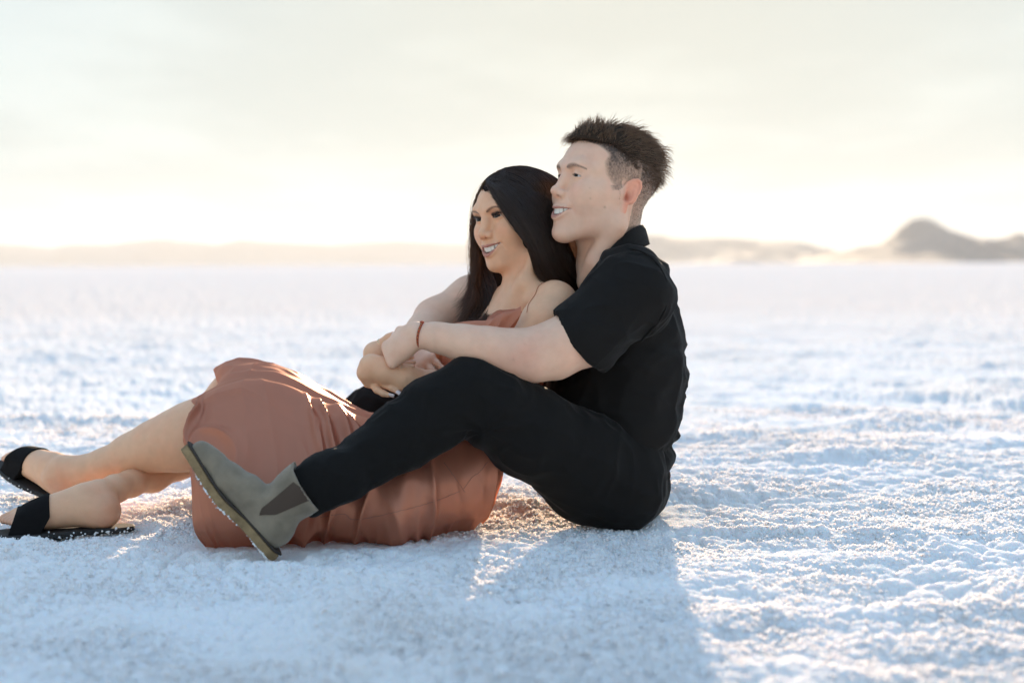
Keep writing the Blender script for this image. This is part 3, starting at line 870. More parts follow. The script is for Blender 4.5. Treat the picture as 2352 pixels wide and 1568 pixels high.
def eyes(fr, g, parent):
    m, nt, b = new_mat('eye'); at = node(nt, 'ShaderNodeAttribute', attribute_name='tint'); nt.links.new(at.outputs['Color'], b.inputs['Base Color'])
    b.inputs['Roughness'].default_value = 0.22; b.inputs['Specular IOR Level'].default_value = 0.25
    out = []
    for s in (1, -1):
        n1, n2 = 32, 48
        th = np.linspace(0, math.pi, n1); ph = np.arange(n2) * 2 * math.pi / n2
        X = np.cos(th)[:, None] * np.ones(n2); Yv = np.sin(th)[:, None] * np.cos(ph); Z = np.sin(th)[:, None] * np.sin(ph)
        a = math.radians(g.get('gaze', 0)) 
        q = np.stack([X, Yv, Z], -1).reshape(-1, 3)
        tt = np.repeat(th, n2)
        C = np.full((len(q), 3), 0.5); C[tt < 0.60] = (0.022, 0.012, 0.008); C[tt < 0.22] = 0.004; C[(tt >= 0.54) & (tt < 0.62)] = (0.02, 0.012, 0.01)
        rot = np.array([[math.cos(a), -math.sin(a), 0], [math.sin(a), math.cos(a), 0], [0, 0, 1]])
        q = q @ rot.T * 1.22 + np.array((7.62, s * 3.1, 2.72))
        F = np.array([[i * n2 + k, i * n2 + (k + 1) % n2, (i + 1) * n2 + (k + 1) % n2, (i + 1) * n2 + k] for i in range(n1 - 1) for k in range(n2)])
        out.append(add_mesh('eye', fr.out(q), F, m, parent, colors=C))
    return out

# ---------------------------------------------------------------- people: shared helpers
def C3(*pts):
    """list of (px,py,Y,r_px) -> world points, radii"""
    return [P(a, b, c) for a, b, c, r in pts], [RP(r, c) for a, b, c, r in pts]

def zone_mesh(sh, res, zones, zres):
    """one surface, finer inside the given boxes"""
    parts = []
    for (lo, hi) in zones:
        lo = np.asarray(lo); hi = np.asarray(hi)
        parts.append(sh.mesh(zres, lo - 0.004, hi + 0.004, clip=lambda c, lo=lo, hi=hi: np.all((c > lo - 0.001) & (c < hi + 0.001), 1)))
    def outside(c):
        k = np.ones(len(c), bool)
        for lo, hi in zones: k &= ~np.all((c > np.asarray(lo) + 0.001) & (c < np.asarray(hi) - 0.001), 1)
        return k
    parts.append(sh.mesh(res, clip=outside))
    return join(parts)

def folds(V, N, specs):
    """cloth folds: specs = (direction, wavelength along, wavelength across, amplitude, seed)"""
    h = np.zeros(len(V))
    for d, la, lc, amp, seed in specs:
        d = np.asarray(d, float); d /= np.linalg.norm(d)
        a = V @ d
        q = V / lc - (a / lc)[:, None] * d + (a / la)[:, None] * d
        n = vnoise(q, seed)
        h += amp * (1 - np.abs(2 * n - 1)) ** 2 - amp * 0.35
    return V + N * h[:, None]

def hand(sh, wrist, palm_dir, back, side, s=1.0, curl=(0.9, 1.0, 0.8), spread=0.05, thumb=0.6, only=None, fl=1.0):
    """palm and five fingers. palm_dir: wrist->knuckles, back: out of the back of the hand, side: towards the thumb"""
    w = np.asarray(wrist, float)
    a = np.asarray(palm_dir, float); a /= np.linalg.norm(a)
    b = np.asarray(back, float); b -= (b @ a) * a; b /= np.linalg.norm(b)
    t = np.asarray(side, float); t -= (t @ a) * a; t -= (t @ b) * b; t /= np.linalg.norm(t)
    L = 0.088 * s
    for k, (off, rr) in enumerate(((0.027, 0.0135), (0.010, 0.0145), (-0.009, 0.0140), (-0.026, 0.0125))):
        sh.cone(w + t * off * 0.55 * s, w + a * L + t * off * s, 0.0165 * s, rr * s, k=0.012)
    sh.ell(w + a * L * 0.55, 0.5 * np.array((0.05, 0.05, 0.05)) * s, k=0.02)
    tips = []
    for k, (off, ln, rr) in enumerate(((0.027, 0.072, 0.0092), (0.009, 0.080, 0.0094), (-0.009, 0.074, 0.0090), (-0.026, 0.058, 0.0080))):
        p = w + a * (L - 0.004 * abs(k - 1)) * 1.0 + t * off * s
        ang = 0.0; d = a + t * spread * (1.5 - k)
        segs = (0.44, 0.31, 0.25)
        for i in range(3):
            ang += curl[i]
            dd = a * math.cos(ang) - b * math.sin(ang) + t * spread * (1.5 - k)
            dd /= np.linalg.norm(dd)
            q = p + dd * ln * fl * s * segs[i]
            r0 = rr * s * (1 - 0.10 * i); r1 = rr * s * (1 - 0.10 * (i + 1))
            sh.cone(p, q, r0, r1, k=0.003)
            p = q
        tips.append((p, dd, b * math.cos(ang) + a * math.sin(ang), rr * s))
    p = w + a * L * 0.15 + t * 0.018 * s
    d1 = a * 0.75 + t * 0.65 - b * 0.25 * thumb; d1 /= np.linalg.norm(d1)
    q = p + d1 * 0.045 * s
    sh.cone(p, q, 0.017 * s, 0.0125 * s, k=0.014)
    d2 = a * 1.0 + t * (0.35 - 0.4 * thumb) - b * 0.35 * thumb; d2 /= np.linalg.norm(d2)
    q2 = q + d2 * 0.032 * s
    sh.cone(q, q2, 0.0115 * s, 0.0105 * s, k=0.004)
    d3 = a * 1.0 - t * 0.3 * thumb - b * 0.3 * thumb; d3 /= np.linalg.norm(d3)
    q3 = q2 + d3 * 0.026 * s
    sh.cone(q2, q3, 0.0108 * s, 0.0085 * s, k=0.003)
    tips.append((q3, d3, b, 0.0095 * s))
    return tips

YAX = (0, 1, 0)
cloth_black = None

def knit_mat(name, color, rough=0.95, scale=420.0):
    m, nt, b = new_mat(name)
    b.inputs['Base Color'].default_value = (*color, 1); b.inputs['Roughness'].default_value = rough
    b.inputs['Specular IOR Level'].default_value = 0.12
    b.inputs['Sheen Weight'].default_value = 0.06; b.inputs['Sheen Roughness'].default_value = 0.35
    noise_bump(nt, b, scale, 0.0008, 0.7)
    return m

# ================================================================ the man
man = thing('person', 'man in black polo shirt and tan suede boots sitting with his arms round the woman', 'person', tuple(P(1400, 1190, 0.0)))

MB_ = Shape()
head_shape(MB_, FM, GM)
# neck
p, r = C3((1412, 690, 0.02, 80), (1393, 610, 0.0, 62), (1400, 540, -0.01, 62), (1410, 480, -0.02, 60))
MB_.chain(p, r, k=0.03)
p, r = C3((1345, 650, -0.03, 16), (1372, 600, -0.075, 17), (1420, 520, -0.10, 20))
MB_.chain(p, r, k=0.03)       # neck muscle
# trunk (kept inside the clothes)
p, r = C3((1425, 690, 0.01, 75), (1440, 760, 0.01, 92), (1448, 860, 0.01, 95), (1440, 980, 0.0, 90), (1415, 1085, 0.0, 92))
MB_.chain(p, r, k=0.03, sq=(YAX, 1.5))
for Yy in (-0.15, 0.19):
    p, r = C3((1418, 640, Yy * 0.45, 45), (1440, 670, Yy, 62)); MB_.chain(p, r, k=0.03)
# near arm
arm = [(1440, 680, -0.15, 66), (1345, 768, -0.19, 69), (1270, 805, -0.215, 63), (1205, 815, -0.23, 54), (1165, 812, -0.235, 51), (1115, 800, -0.24, 46), (1060, 787, -0.245, 38), (1005, 775, -0.25, 30), (962, 769, -0.25, 26.5)]
p, r = C3(*arm); MB_.chain(p, r, k=0.022)
p, r = C3((1225, 828, -0.235, 46), (1190, 832, -0.235, 34)); MB_.chain(p, r, k=0.02)
wr = P(958, 769, -0.25)
kn = P(908, 806, -0.262)
hd = hand(MB_, wr, kn - wr + np.array((0, 0.03, 0)), (-0.55, -0.75, 0.35), (-0.5, 0.1, 0.9), s=0.78, curl=(1.25, 0.7, 0.4), spread=0.03, thumb=0.9)
# far arm
MF_ = Shape()
p, r = C3((1400, 660, 0.19, 66), (1240, 640, 0.21, 56), (1085, 688, 0.19, 52), (1000, 735, 0.15, 46), (975, 765, 0.10, 40), (950, 790, 0.02, 34), (938, 805, -0.06, 28))
MF_.chain(p, r, k=0.025)
w2 = P(938, 806, -0.07)
hf = hand(MF_, w2, P(965, 835, -0.135) - w2, (-0.3, -0.6, 0.6), (-0.8, -0.3, -0.3), s=0.88, curl=(0.5, 0.4, 0.3), spread=0.10, thumb=0.3)
# legs inside the trousers
thigh_n = [(1415, 1085, -0.10, 104), (1330, 1055, -0.15, 103), (1215, 990, -0.21, 94), (1120, 930, -0.25, 84), (1078, 908, -0.265, 76)]
shin_n = [(1068, 912, -0.265, 78), (1000, 948, -0.285, 82), (925, 1000, -0.31, 76), (850, 1050, -0.335, 64), (770, 1100, -0.36, 56), (690, 1133, -0.385, 54)]
p, r = C3(*thigh_n); MB_.chain(p, [q - 0.019 for q in r], k=0.02)
p, r = C3(*shin_n); MB_.chain(p, [q - 0.018 for q in r], k=0.02)
thigh_f = [(1410, 1050, 0.12, 84), (1300, 958, 0.17, 68), (1200, 890, 0.2, 52), (1010, 866, 0.26, 58), (975, 868, 0.27, 58)]
shin_f = [(965, 876, 0.27, 58), (860, 950, 0.27, 58), (760, 1010, 0.27, 50), (650, 1062, 0.27, 42)]
p, r = C3(*thigh_f); MB_.chain(p, [q - 0.019 for q in r], k=0.02)
p, r = C3(*shin_f); MB_.chain(p, [q - 0.019 for q in r], k=0.02)
# feet inside the boots
p, r = C3((690, 1133, -0.385, 42), (640, 1180, -0.40, 42)); MB_.chain(p, r, k=0.01)
p, r = C3((640, 1185, -0.40, 40), (560, 1130, -0.40, 34), (470, 1080, -0.385, 24)); MB_.chain(p, r, k=0.01)
p, r = C3((650, 1062, 0.27, 30), (640, 1095, 0.27, 30), (560, 1110, 0.27, 20)); MB_.chain(p, r, k=0.01)

hc = FM.out((0, 0, 3)); hz0 = P(1400, 640, 0)[2]
zones_m = [((hc[0] - 0.155, hc[1] - 0.15, hz0), (hc[0] + 0.135, hc[1] + 0.13, hc[2] + 0.16)),
           (tuple(np.minimum(P(880, 870, -0.33), P(880, 870, -0.03))), tuple(np.array((P(1000, 720, -0.25)[0], -0.03, P(900, 735, -0.25)[2]))))]
VB, FB = join([zone_mesh(MB_, 0.0054, zones_m, 0.0018), MF_.mesh(0.0032)])
def scalp_tint_m(q):
    x, y, z = q[..., 0], q[..., 1], q[..., 2]
    ay = np.abs(y)
    line = 4.9 + 0.30 * (z - 5.0) + 1.6 * np.clip(z - 8.6, 0, 2) - 1.2 * np.exp(-((z - 7.2) / 1.2) ** 2) - 0.5 * np.clip(3.5 - z, 0, 10)
    line = np.where(z < 1.6, 3.6 - 0.45 * (1.6 - z), line)
    back = np.where(x > -1.2, -1.2 + 0 * x, -5.6 - 0.2 * (x + 4))
    w = np.clip((line - x) / 0.9, 0, 1) * np.clip((z - np.where(x > 0.9, -0.9, np.where(x > -2.8, 2.6, -6.5 - 0.5 * (x + 8)))) / 0.8, 0, 1)
    dens = 0.50 + 0.50 * np.clip((z - 3.0 + 0.12 * x) / 5.6, 0, 1) ** 1.3
    dens = np.where(x < -3, np.maximum(dens, 0.50 + 0.5 * np.clip((z + 1) / 7, 0, 1)), dens)
    return w, dens
def body_tint_m(V, N):
    q = FM.to(V)
    C = face_tint(q, GM, SK_M)
    w, dens = scalp_tint_m(q)
    isH = (V[:, 2] > hz0) & (np.abs(q[:, 1]) < 7.45)
    grain = 0.55 + 0.9 * vnoise(q * np.array((6.0, 6.0, 3.5)), 5)
    ww = np.clip(w * dens * grain * 0.92, 0, 0.95) * isH
    C = C * (1 - ww[:, None]) + np.array((0.055, 0.042, 0.034)) * ww[:, None]
    # shaved beard shadow on chin and upper lip
    bs = 0.10 * np.clip((q[:, 0] - 1) / 2, 0, 1) * np.clip((-2.2 - q[:, 2]) / 1.0, 0, 1) * (V[:, 2] > hz0)
    C = C * (1 - bs[:, None]) + np.array((0.28, 0.22, 0.19)) * bs[:, None]
    # moles and small marks
    pj = proj(V); fc = N[:, 1] < -0.2
    for mx_, my_, mr_, mk_ in ((1389, 476, 2.0, 0.75), (1356, 456, 1.6, 0.5), (1355, 432, 1.5, 0.4), (1179, 825, 2.6, 0.6), (1205, 790, 1.6, 0.35), (1150, 770, 1.4, 0.3)):
        w_ = 0.5 * mk_ * np.exp(-((pj[:, 0] - mx_) ** 2 + (pj[:, 1] - my_) ** 2) / (2 * mr_ ** 2)) * fc
        C = C * (1 - w_[:, None]) + np.array((0.16, 0.07, 0.05)) * w_[:, None]
    # pink elbow
    e = P(1190, 828, -0.28); w_ = 0.45 * np.exp(-(((V - e) ** 2).sum(1)) / 0.045 ** 2)
    C = C * (1 - w_[:, None]) + np.array((0.62, 0.29, 0.21)) * w_[:, None]
    return C
NB = vnormals(VB, FB)
man_skin = skin_mat('skin_light', 0.5, 0.10)
add_mesh('body', VB, FB, man_skin, man, colors=body_tint_m(VB, NB))
teeth(FM, GM, man); eyes(FM, GM, man)

# ---- trousers
black_trouser = knit_mat('black_stretch_cotton', (0.0105, 0.0098, 0.0092), 0.9)
TR = Shape()
def bulge(lst, d): return [(a, b, c, r_ + d) for a, b, c, r_ in lst]
p, r = C3(*bulge(thigh_n, 3)); TR.chain(p, r, k=0.03)
p, r = C3(*bulge(shin_n, 1)); TR.chain(p, r, k=0.012)
p, r = C3((1075, 870, -0.27, 46), (1062, 905, -0.27, 60)); TR.chain(p, r, k=0.03)
p, r = C3(*bulge(thigh_f, 4)); TR.chain(p, r, k=0.03)
p, r = C3(*bulge(shin_f, 4)); TR.chain(p, r, k=0.02)
p, r = C3((1425, 1000, 0.0, 98), (1418, 1090, 0.0, 104)); TR.chain(p, r, k=0.04, sq=(YAX, 1.5))
p, r = C3((1330, 1140, -0.13, 55), (1440, 1140, -0.13, 55), (1470, 1120, 0.05, 66)); TR.chain(p, r, k=0.05)
# rolled cuff bunching at the boot
for (a, b, rr) in ((722, 1118, 60), (748, 1102, 60), (785, 1092, 60)):
    q = P(a, b, -0.375); ax = P(690, 1133, -0.385) - P(850, 1050, -0.335); ax /= np.linalg.norm(ax)
    TR.cone(q - ax * 0.004, q + ax * 0.004, RP(rr, -0.375), RP(rr - 1, -0.375), k=0.012)
_ax = P(690, 1133, -0.385) - P(850, 1050, -0.335); _ax /= np.linalg.norm(_ax)
_c0 = P(687, 1134, -0.386)
TR.func(lambda q: np.where(np.linalg.norm(q - _c0, axis=-1) < 0.12, (q - _c0) @ _ax, -1.0), _c0 - 0.1, _c0 + 0.1, k=0, mode='s')  # placeholder, replaced below
TR.ops.pop()
TR.func(lambda q: -((q - _c0) @ _ax), _c0 - 0.09, _c0 + 0.09, k=0.003, mode='s')
V, F = TR.mesh(0.0048)
N = vnormals(V, F)
V = folds(V, N, [((-1, 0, 0.5), 0.16, 0.03, 0.0035, 3), ((0.3, 0, 1), 0.12, 0.035, 0.004, 8)])
kp = P(1110, 985, -0.3); w_ = np.exp(-((V - kp) ** 2).sum(1) / 0.10 ** 2)
N = vnormals(V, F); an_ = np.arctan2(V[:, 2] - kp[2], V[:, 0] - kp[0])
V = V + N * (0.0028 * w_ * np.sin(an_ * 7 + 2.5 * np.sin(an_ * 2)))[:, None]
add_mesh('trousers', V, F, black_trouser, man)

# ---- polo shirt
black_knit = knit_mat('black_fine_knit', (0.0140, 0.0128, 0.0120), 0.95, 700)
SH = Shape()
p, r = C3((1428, 668, 0.01, 74), (1436, 740, 0.01, 100), (1446, 800, 0.01, 107), (1456, 870, 0.01, 103), (1446, 950, 0.0, 100), (1436, 1010, 0.0, 97), (1430, 1060, 0.0, 102))
SH.chain(p, r, k=0.05, sq=(YAX, 1.5))
p, r = C3((1400, 770, 0.02, 84), (1372, 860, 0.02, 92), (1362, 950, 0.01, 96), (1375, 1030, 0.0, 96)); SH.chain(p, r, k=0.05, sq=(YAX, 1.25))
p, r = C3((1442, 600, 0.0, 36), (1470, 640, 0.0, 60)); SH.chain(p, r, k=0.05, sq=(YAX, 1.8))
for Yy in (-0.155, 0.19):
    p, r = C3((1425, 625, Yy * 0.3, 50), (1442, 645, Yy * 0.7, 66), (1452, 672, Yy, 76)); SH.chain(p, r, k=0.04)
sl = [(1450, 676, -0.155, 80), (1400, 720, -0.175, 78), (1348, 768, -0.19, 79), (1290, 805, -0.20, 78)]
p, r = C3((1478, 700, -0.13, 70), *sl)
SN = Shape(); SN.chain(p, r, k=0.03); p, r = C3((1452, 672, -0.155, 76)); SN.cone(p[0], p[0] + 1e-4, r[0], r[0], k=0.03)
SFm = Shape(); p, r = C3((1400, 660, 0.19, 74), (1300, 645, 0.2, 68), (1200, 650, 0.21, 64)); SFm.chain(p, r, k=0.03)
# sleeve openings: a plane across the arm, hollow inside
h0 = P(1285, 721, -0.2); h1 = P(1391, 838, -0.2)
hn = np.array((-(h1[2] - h0[2]), 0, (h1[0] - h0[0]))); hn /= np.linalg.norm(hn)
if hn[0] > 0: hn = -hn
hm = (h0 + h1) / 2
def curveplane(q):
    u = (q - hm) @ ((h1 - h0) / np.linalg.norm(h1 - h0))
    v = q[..., 1] + 0.2
    return (q - hm) @ hn - 0.022 + 3.2 * u * u + 0.5 * v * v * 0
SN.func(lambda q: -curveplane(q), hm + hn * 0.06 - 0.14, hm + hn * 0.06 + 0.14, k=0.002, mode='s')
p, r = C3((1400, 720, -0.175, 72), (1348, 768, -0.19, 74.5), (1250, 812, -0.20, 78)); SN.chain(p[1:], r[1:], k=0.004, mode='s')
f0 = P(1200, 650, 0.21); fn_ = P(1085, 688, 0.19) - P(1240, 640, 0.21); fn_ /= np.linalg.norm(fn_)
SFm.func(lambda q: -((q - f0) @ fn_), f0 + fn_ * 0.06 - 0.12, f0 + fn_ * 0.06 + 0.12, k=0.002, mode='s')
# neck opening (V)
nk, nr = C3((1330, 560, -0.02, 60), (1370, 605, -0.01, 46), (1378, 640, -0.01, 26)); 
p, r = C3((1396, 480, 0.0, 76), (1396, 560, 0.0, 73), (1385, 600, 0.0, 56), (1352, 650, -0.02, 30)); SH.chain(p, r, k=0.01, mode='s', sq=(YAX, 1.15))
# ragged lower hem bunched over the belt
V, F = join([SH.mesh(0.0048), SN.mesh(0.0028), SFm.mesh(0.0048)])
N = vnormals(V, F)
V = folds(V, N, [((0.1, 1, 0.15), 0.22, 0.05, 0.006, 31), ((0.6, 0.2, 0.7), 0.2, 0.045, 0.006, 32), ((1, 0.3, -0.4), 0.16, 0.03, 0.004, 33)])
# horizontal creases at the back of the waist
for (py, amp, wd) in ((1000, 0.010, 0.012), (1045, 0.012, 0.010), (1075, 0.010, 0.009), (905, 0.004, 0.012), (790, 0.004, 0.010)):
    zc = P(1550, py, 0)[2]; sx = np.clip((V[:, 0] - 0.18) / 0.12, 0, 1)
    wv = zc + 0.02 * np.sin(V[:, 1] * 14 + py) + 0.10 * (V[:, 0] - 0.32)
    V = V - N * (amp * sx * np.exp(-((V[:, 2] - wv) / wd) ** 2))[:, None]
hemz = P(1540, 1104, 0)[2]
# armhole seam
sc = P(1470, 640, -0.16)
shirt = add_mesh('shirt', V, F, black_knit, man)
# collar: folded band round the back of the neck
def collar_pts():
    ring = [(1338, 655, -0.06), (1352, 640, -0.085), (1378, 612, -0.10), (1410, 582, -0.10), (1440, 556, -0.075), (1462, 545, -0.02), (1464, 548, 0.04), (1440, 560, 0.09), (1400, 590, 0.10), (1350, 640, 0.07), (1335, 658, 0.02)]
    return catmull([P(*q) for q in ring], 90)
cp = collar_pts()
cen = P(1395, 600, 0.0)
rows = []
for (out, up_) in ((0.0, 0.0), (-0.004, 0.016), (-0.001, 0.026), (0.006, 0.028), (0.014, 0.018), (0.022, 0.0), (0.028, -0.014), (0.024, -0.015), (0.014, 0.004), (0.004, 0.0)):
    d = cp - cen; d[:, 2] *= 0.2; d /= np.linalg.norm(d, axis=1, keepdims=True)
    s_ = np.clip(np.minimum(np.arange(90), 89 - np.arange(90)) / 30, 0, 1)[:, None]
    rows.append(cp + d * out * (0.5 + 0.5 * s_) + np.array((0.18, 0, 1.0)) * (up_ * (0.35 + 0.65 * s_) - 0.004))
R_ = np.array(rows); nr_ = len(rows)
V = R_.reshape(-1, 3); F = [(i * 90 + j, i * 90 + j + 1, ((i + 1) % nr_) * 90 + j + 1, ((i + 1) % nr_) * 90 + j) for i in range(nr_) for j in range(89)]
add_mesh('collar', V, np.array(F), black_knit, shirt)
# stitched ridge over the shoulder
sm_ = catmull([P(*q) for q in ((1405, 598, -0.10), (1455, 592, -0.15), (1500, 618, -0.185), (1528, 668, -0.20), (1530, 740, -0.205), (1500, 810, -0.20))], 40)
def snap(pts, shp, off):
    """move points onto a shape's surface"""
    p_ = np.array(pts, float)
    for _ in range(6):
        e = 0.002; d = shp.at(p_)
        g = np.stack([shp.at(p_ + np.eye(3)[i] * e) - shp.at(p_ - np.eye(3)[i] * e) for i in range(3)], -1) / (2 * e)
        g /= np.maximum(np.linalg.norm(g, axis=-1, keepdims=True), 1e-6)
        p_ = p_ - g * (d - off)[..., None]
    return p_
SU = Shape(); SU.ops = SH.ops[:12] + SN.ops[:5]
sm_ = snap(sm_, SU, 0.001)
V, F = tubes(sm_[None], np.full((1, 40), 0.0022), 6)
add_mesh('seam', V, F, black_knit, shirt)

# ---- near boot
suede = plain_mat('tan_suede', (0.235, 0.190, 0.135), 0.95, bump=(500, 0.0006), var=(28, 0.22), spec=0.1, sheen=0.25)
elast = plain_mat('brown_elastic', (0.085, 0.060, 0.045), 0.9, bump=(900, 0.0005), spec=0.1)
crepe = plain_mat('crepe_sole', (0.27, 0.185, 0.095), 0.85, bump=(260, 0.0012), var=(60, 0.25), spec=0.2)
welt_m = plain_mat('dark_welt', (0.035, 0.024, 0.017), 0.8)
crust = plain_mat('salt_crust', (0.82, 0.82, 0.80), 0.7, bump=(500, 0.001))
def boot(parent, heel, toe, upv, near, side):
    """heel/toe: world points on the sole line; local x heel->toe, z up the ankle"""
    ex = toe - heel; L = np.linalg.norm(ex); ex = ex / L
    ez = upv - (upv @ ex) * ex; ez /= np.linalg.norm(ez); ey = np.cross(ez, ex)
    fr = Frame(heel, np.stack([ex, ey, ez], 1), L)      # units: sole length
    def solez(x): return 0.06 * (1 - np.cos(np.clip((x - 0.45) / 0.55, 0, 1) * math.pi)) * 0.5 + 0.012 * np.sin(np.clip(x / 0.5, 0, 1) * math.pi)
    B = Shape()
    B.chain([(0.12, 0, 0.17), (0.30, 0, 0.19), (0.45, 0, 0.18)], [0.125, 0.135, 0.13], k=0.06, fr=fr)
    B.chain([(0.45, 0, 0.175), (0.62, 0, 0.145), (0.80, 0, 0.135), (0.90, 0, 0.14)], [0.13, 0.115, 0.095, 0.082], k=0.06, fr=fr, sq=(YAX, 1.2))
    B.chain([(0.20, 0, 0.22), (0.215, 0, 0.34), (0.20, 0, 0.47), (0.19, 0, 0.62)], [0.155, 0.16, 0.175, 0.19], k=0.05, fr=fr, sq=(YAX, 0.85))
    B.chain([(0.10, 0, 0.13), (0.85, 0, 0.14)], [0.09, 0.06], k=0.04, fr=fr, sq=(YAX, 1.35))
    B.func(lambda q: q[..., 2] - 0.515 - 0.22 * (q[..., 0] - 0.2) - 0.05 * np.exp(-((q[..., 0] - 0.40) / 0.035) ** 2), (-0.3, -0.4, 0.40), (0.7, 0.4, 0.95), k=0.004, mode='s', fr=Frame(heel, fr.R, L))
    B.ops[-1] = (lambda q: -(q[..., 2] - 0.515 - 0.22 * (q[..., 0] - 0.2) - 0.05 * np.exp(-((q[..., 0] - 0.40) / 0.035) ** 2)),) + B.ops[-1][1:]
    B.chain([(0.205, 0, 0.40), (0.19, 0, 0.7)], [0.145, 0.165], k=0.003, mode='s', fr=fr, sq=(YAX, 0.85))
    B.func(lambda q: q[..., 2] - 0.055 - solez(q[..., 0]), (-0.1, -0.3, -0.2), (1.1, 0.3, 0.14), k=0.003, mode='s', fr=fr)
    V, F = B.mesh(0.0022)
    N = vnormals(V, F)
    V = folds(V, N, [((0.2, 1, 0.1), 0.1, 0.03, 0.0016, 61)])
    lo_ = fr.to(V)
    up = add_mesh('boot', V, F, suede, parent)
    # sole and welt outlines
    def outline(x):
        w = 0.118 + 0.030 * np.sin(np.clip((x - 0.30) / 0.62, 0, 1) * math.pi) - 0.012 * np.sin(np.clip(x / 0.5, 0, 1) * math.pi)
        e = np.clip(1 - ((x - 0.12) / 0.15) ** 2, 0, 1) ** 0.5 * (x < 0.12) + (x >= 0.12)
        f = np.clip(1 - ((x - 0.78) / 0.235) ** 2, 0, 1) ** 0.5 * (x > 0.78) + (x <= 0.78)
        return w * e * f
    def slab(z0, z1, grow, name, mat, res=0.0016):
        S = Shape()
        def fn(q):
            w = outline(np.clip(q[..., 0], -0.03, 1.012)) + grow
            cz = solez(q[..., 0])
            d2 = np.maximum(np.abs(q[..., 1]) - w, np.maximum(-0.03 - grow - q[..., 0], q[..., 0] - 1.012 - grow))
            return np.maximum(d2, np.maximum(z0 + cz - q[..., 2], q[..., 2] - z1 - cz))
        S.func(fn, (-0.08, -0.2, -0.03), (1.06, 0.2, 0.16), fr=fr)
        V, F = S.mesh(res)
        V = relax(V, F, 2)
        return V, F
    V, F = slab(-0.012, 0.052, 0.006, 'sole', crepe)
    so = add_mesh('sole', V, F, crepe, up)
    V, F = slab(0.054, 0.072, 0.012, 'welt', welt_m)
    add_mesh('welt', V, F, welt_m, up)
    if near:
        # elastic side panel: skin patch just proud of the upper
        m = ((lo_[:, 0] - 0.02 > 0.055 + 0.0 * lo_[:, 0]))
        n_ = []
        xs = np.linspace(0, 1, 40); ws = np.linspace(-1, 1, 14)
        G = []
        for t_ in xs:
            cx = 0.235 - 0.075 * t_; czz = 0.185 + 0.335 * t_
            wd = (0.045 + 0.050 * t_) * min(1, (t_ + 0.02) * 6) ** 0.5
            G.append([(cx + w_ * wd, side * 0.3, czz - 0.02 * w_ ) for w_ in ws])
        G = fr.out(np.array(G).reshape(-1, 3))
        # cast along -y onto the boot
        dirv = -ey * side
        pp = G.copy()
        for _ in range(40):
            d = B.at(pp); pp = pp + dirv * np.clip(d, -0.01, 0.02)[:, None] * 0.8
        pp = pp - dirv * 0.0012
        F = np.array([[i * 14 + j, i * 14 + j + 1, (i + 1) * 14 + j + 1, (i + 1) * 14 + j] for i in range(39) for j in range(13)])
        if side < 0: F = F[:, ::-1]
        add_mesh('elastic_panel', pp, F, elast, up)
        # salt stuck along the tread
        rng = np.random.default_rng(3)
        S = Shape()
        for i in range(420):
            x = rng.uniform(-0.02, 1.0)
            if vnoise2(np.array(x * 9.0), np.array(0.5), 3) < rng.uniform(0.15, 0.8): continue
            w = float(outline(np.array(x)))
            zz = float(solez(np.array(x)))
            S.ell((x, side * (w * rng.uniform(0.8, 1.05)), zz - 0.012 + rng.normal() * 0.004), rng.uniform(0.002, 0.010), k=0.003, fr=fr)
        V, F = S.mesh(0.0012)
        add_mesh('salt_crumbs', V, F, crust, up)['kind'] = 'stuff'
    return fr
heelp = P(622, 1279, -0.425); toep = P(409, 1047, -0.385)
boot(man, heelp, toep, P(685, 1130, -0.39) - P(560, 1240, -0.40), True, 1)
h2 = P(660, 1128, 0.27); t2 = P(520, 1118, 0.29)
boot(man, h2, t2, np.array((0.1, 0, 1.0)), False, 1)

# ---- bracelet: braided cord with tiny metal beads, knotted on top
bracelet = thing_children = None
bc = P(966, 770, -0.25); bx = P(930, 752, -0.25) - P(1005, 775, -0.25); bx = np.array((-1.0, -0.1, 0.05)); bx /= np.linalg.norm(bx)
bz = np.array((-0.18, -0.0, 1.0)); bz -= (bz @ bx) * bx; bz /= np.linalg.norm(bz); by = np.cross(bz, bx)
cord_r = plain_mat('red_cord', (0.42, 0.055, 0.015), 0.8, bump=(900, 0.0004))
cord_d = plain_mat('dark_cord', (0.10, 0.02, 0.012), 0.8)
brass = plain_mat('brass_bead', (0.80, 0.55, 0.22), 0.25, metal=1.0)
n = 150; a = np.linspace(0, 2 * math.pi, n)
rad = RP(29.5, -0.25)
def ringp(a, tilt=0.35):
    return bc + np.outer(np.cos(a), bz) * rad * 1.02 + np.outer(np.sin(a), by) * rad * 1.0 + np.outer(-0.10 * np.cos(a) - 0.35 * (1 - np.abs(np.cos(a))) * 0 + 0.32 * np.abs(np.sin(a)) ** 2, bx) * rad * 0.8
base = ringp(a)
V1 = []
for ph in (0, 2.09, 4.19):
    tw = a * 26 + ph
    V1.append(base + np.outer(np.cos(tw) * 0.0014, bx) + ((base - bc) / rad) * (np.sin(tw) * 0.0014)[:, None])
V, F = tubes(np.array(V1[:2]), np.full((2, n), 0.0013), 5)
br = add_mesh('bracelet', V, F, cord_r, man)
V, F = tubes(np.array(V1[2:]), np.full((1, n), 0.0012), 5)
add_mesh('dark_strand', V, F, cord_d, br)
S = Shape()
for i in range(22):
    q = ringp(np.array([i * 2 * math.pi / 22]))[0]; q = q + (q - bc) / rad * 0.0012
    S.ell(q, 0.0013)
V, F = S.mesh(0.0005); add_mesh('bead', V, F, brass, br)
S = Shape(); kq = ringp(np.array([-0.25]))[0]; kq2 = ringp(np.array([0.12]))[0]
S.ell(kq, (0.0042, 0.0035, 0.0035)); S.ell(kq2, (0.004, 0.0035, 0.003), k=0.001)
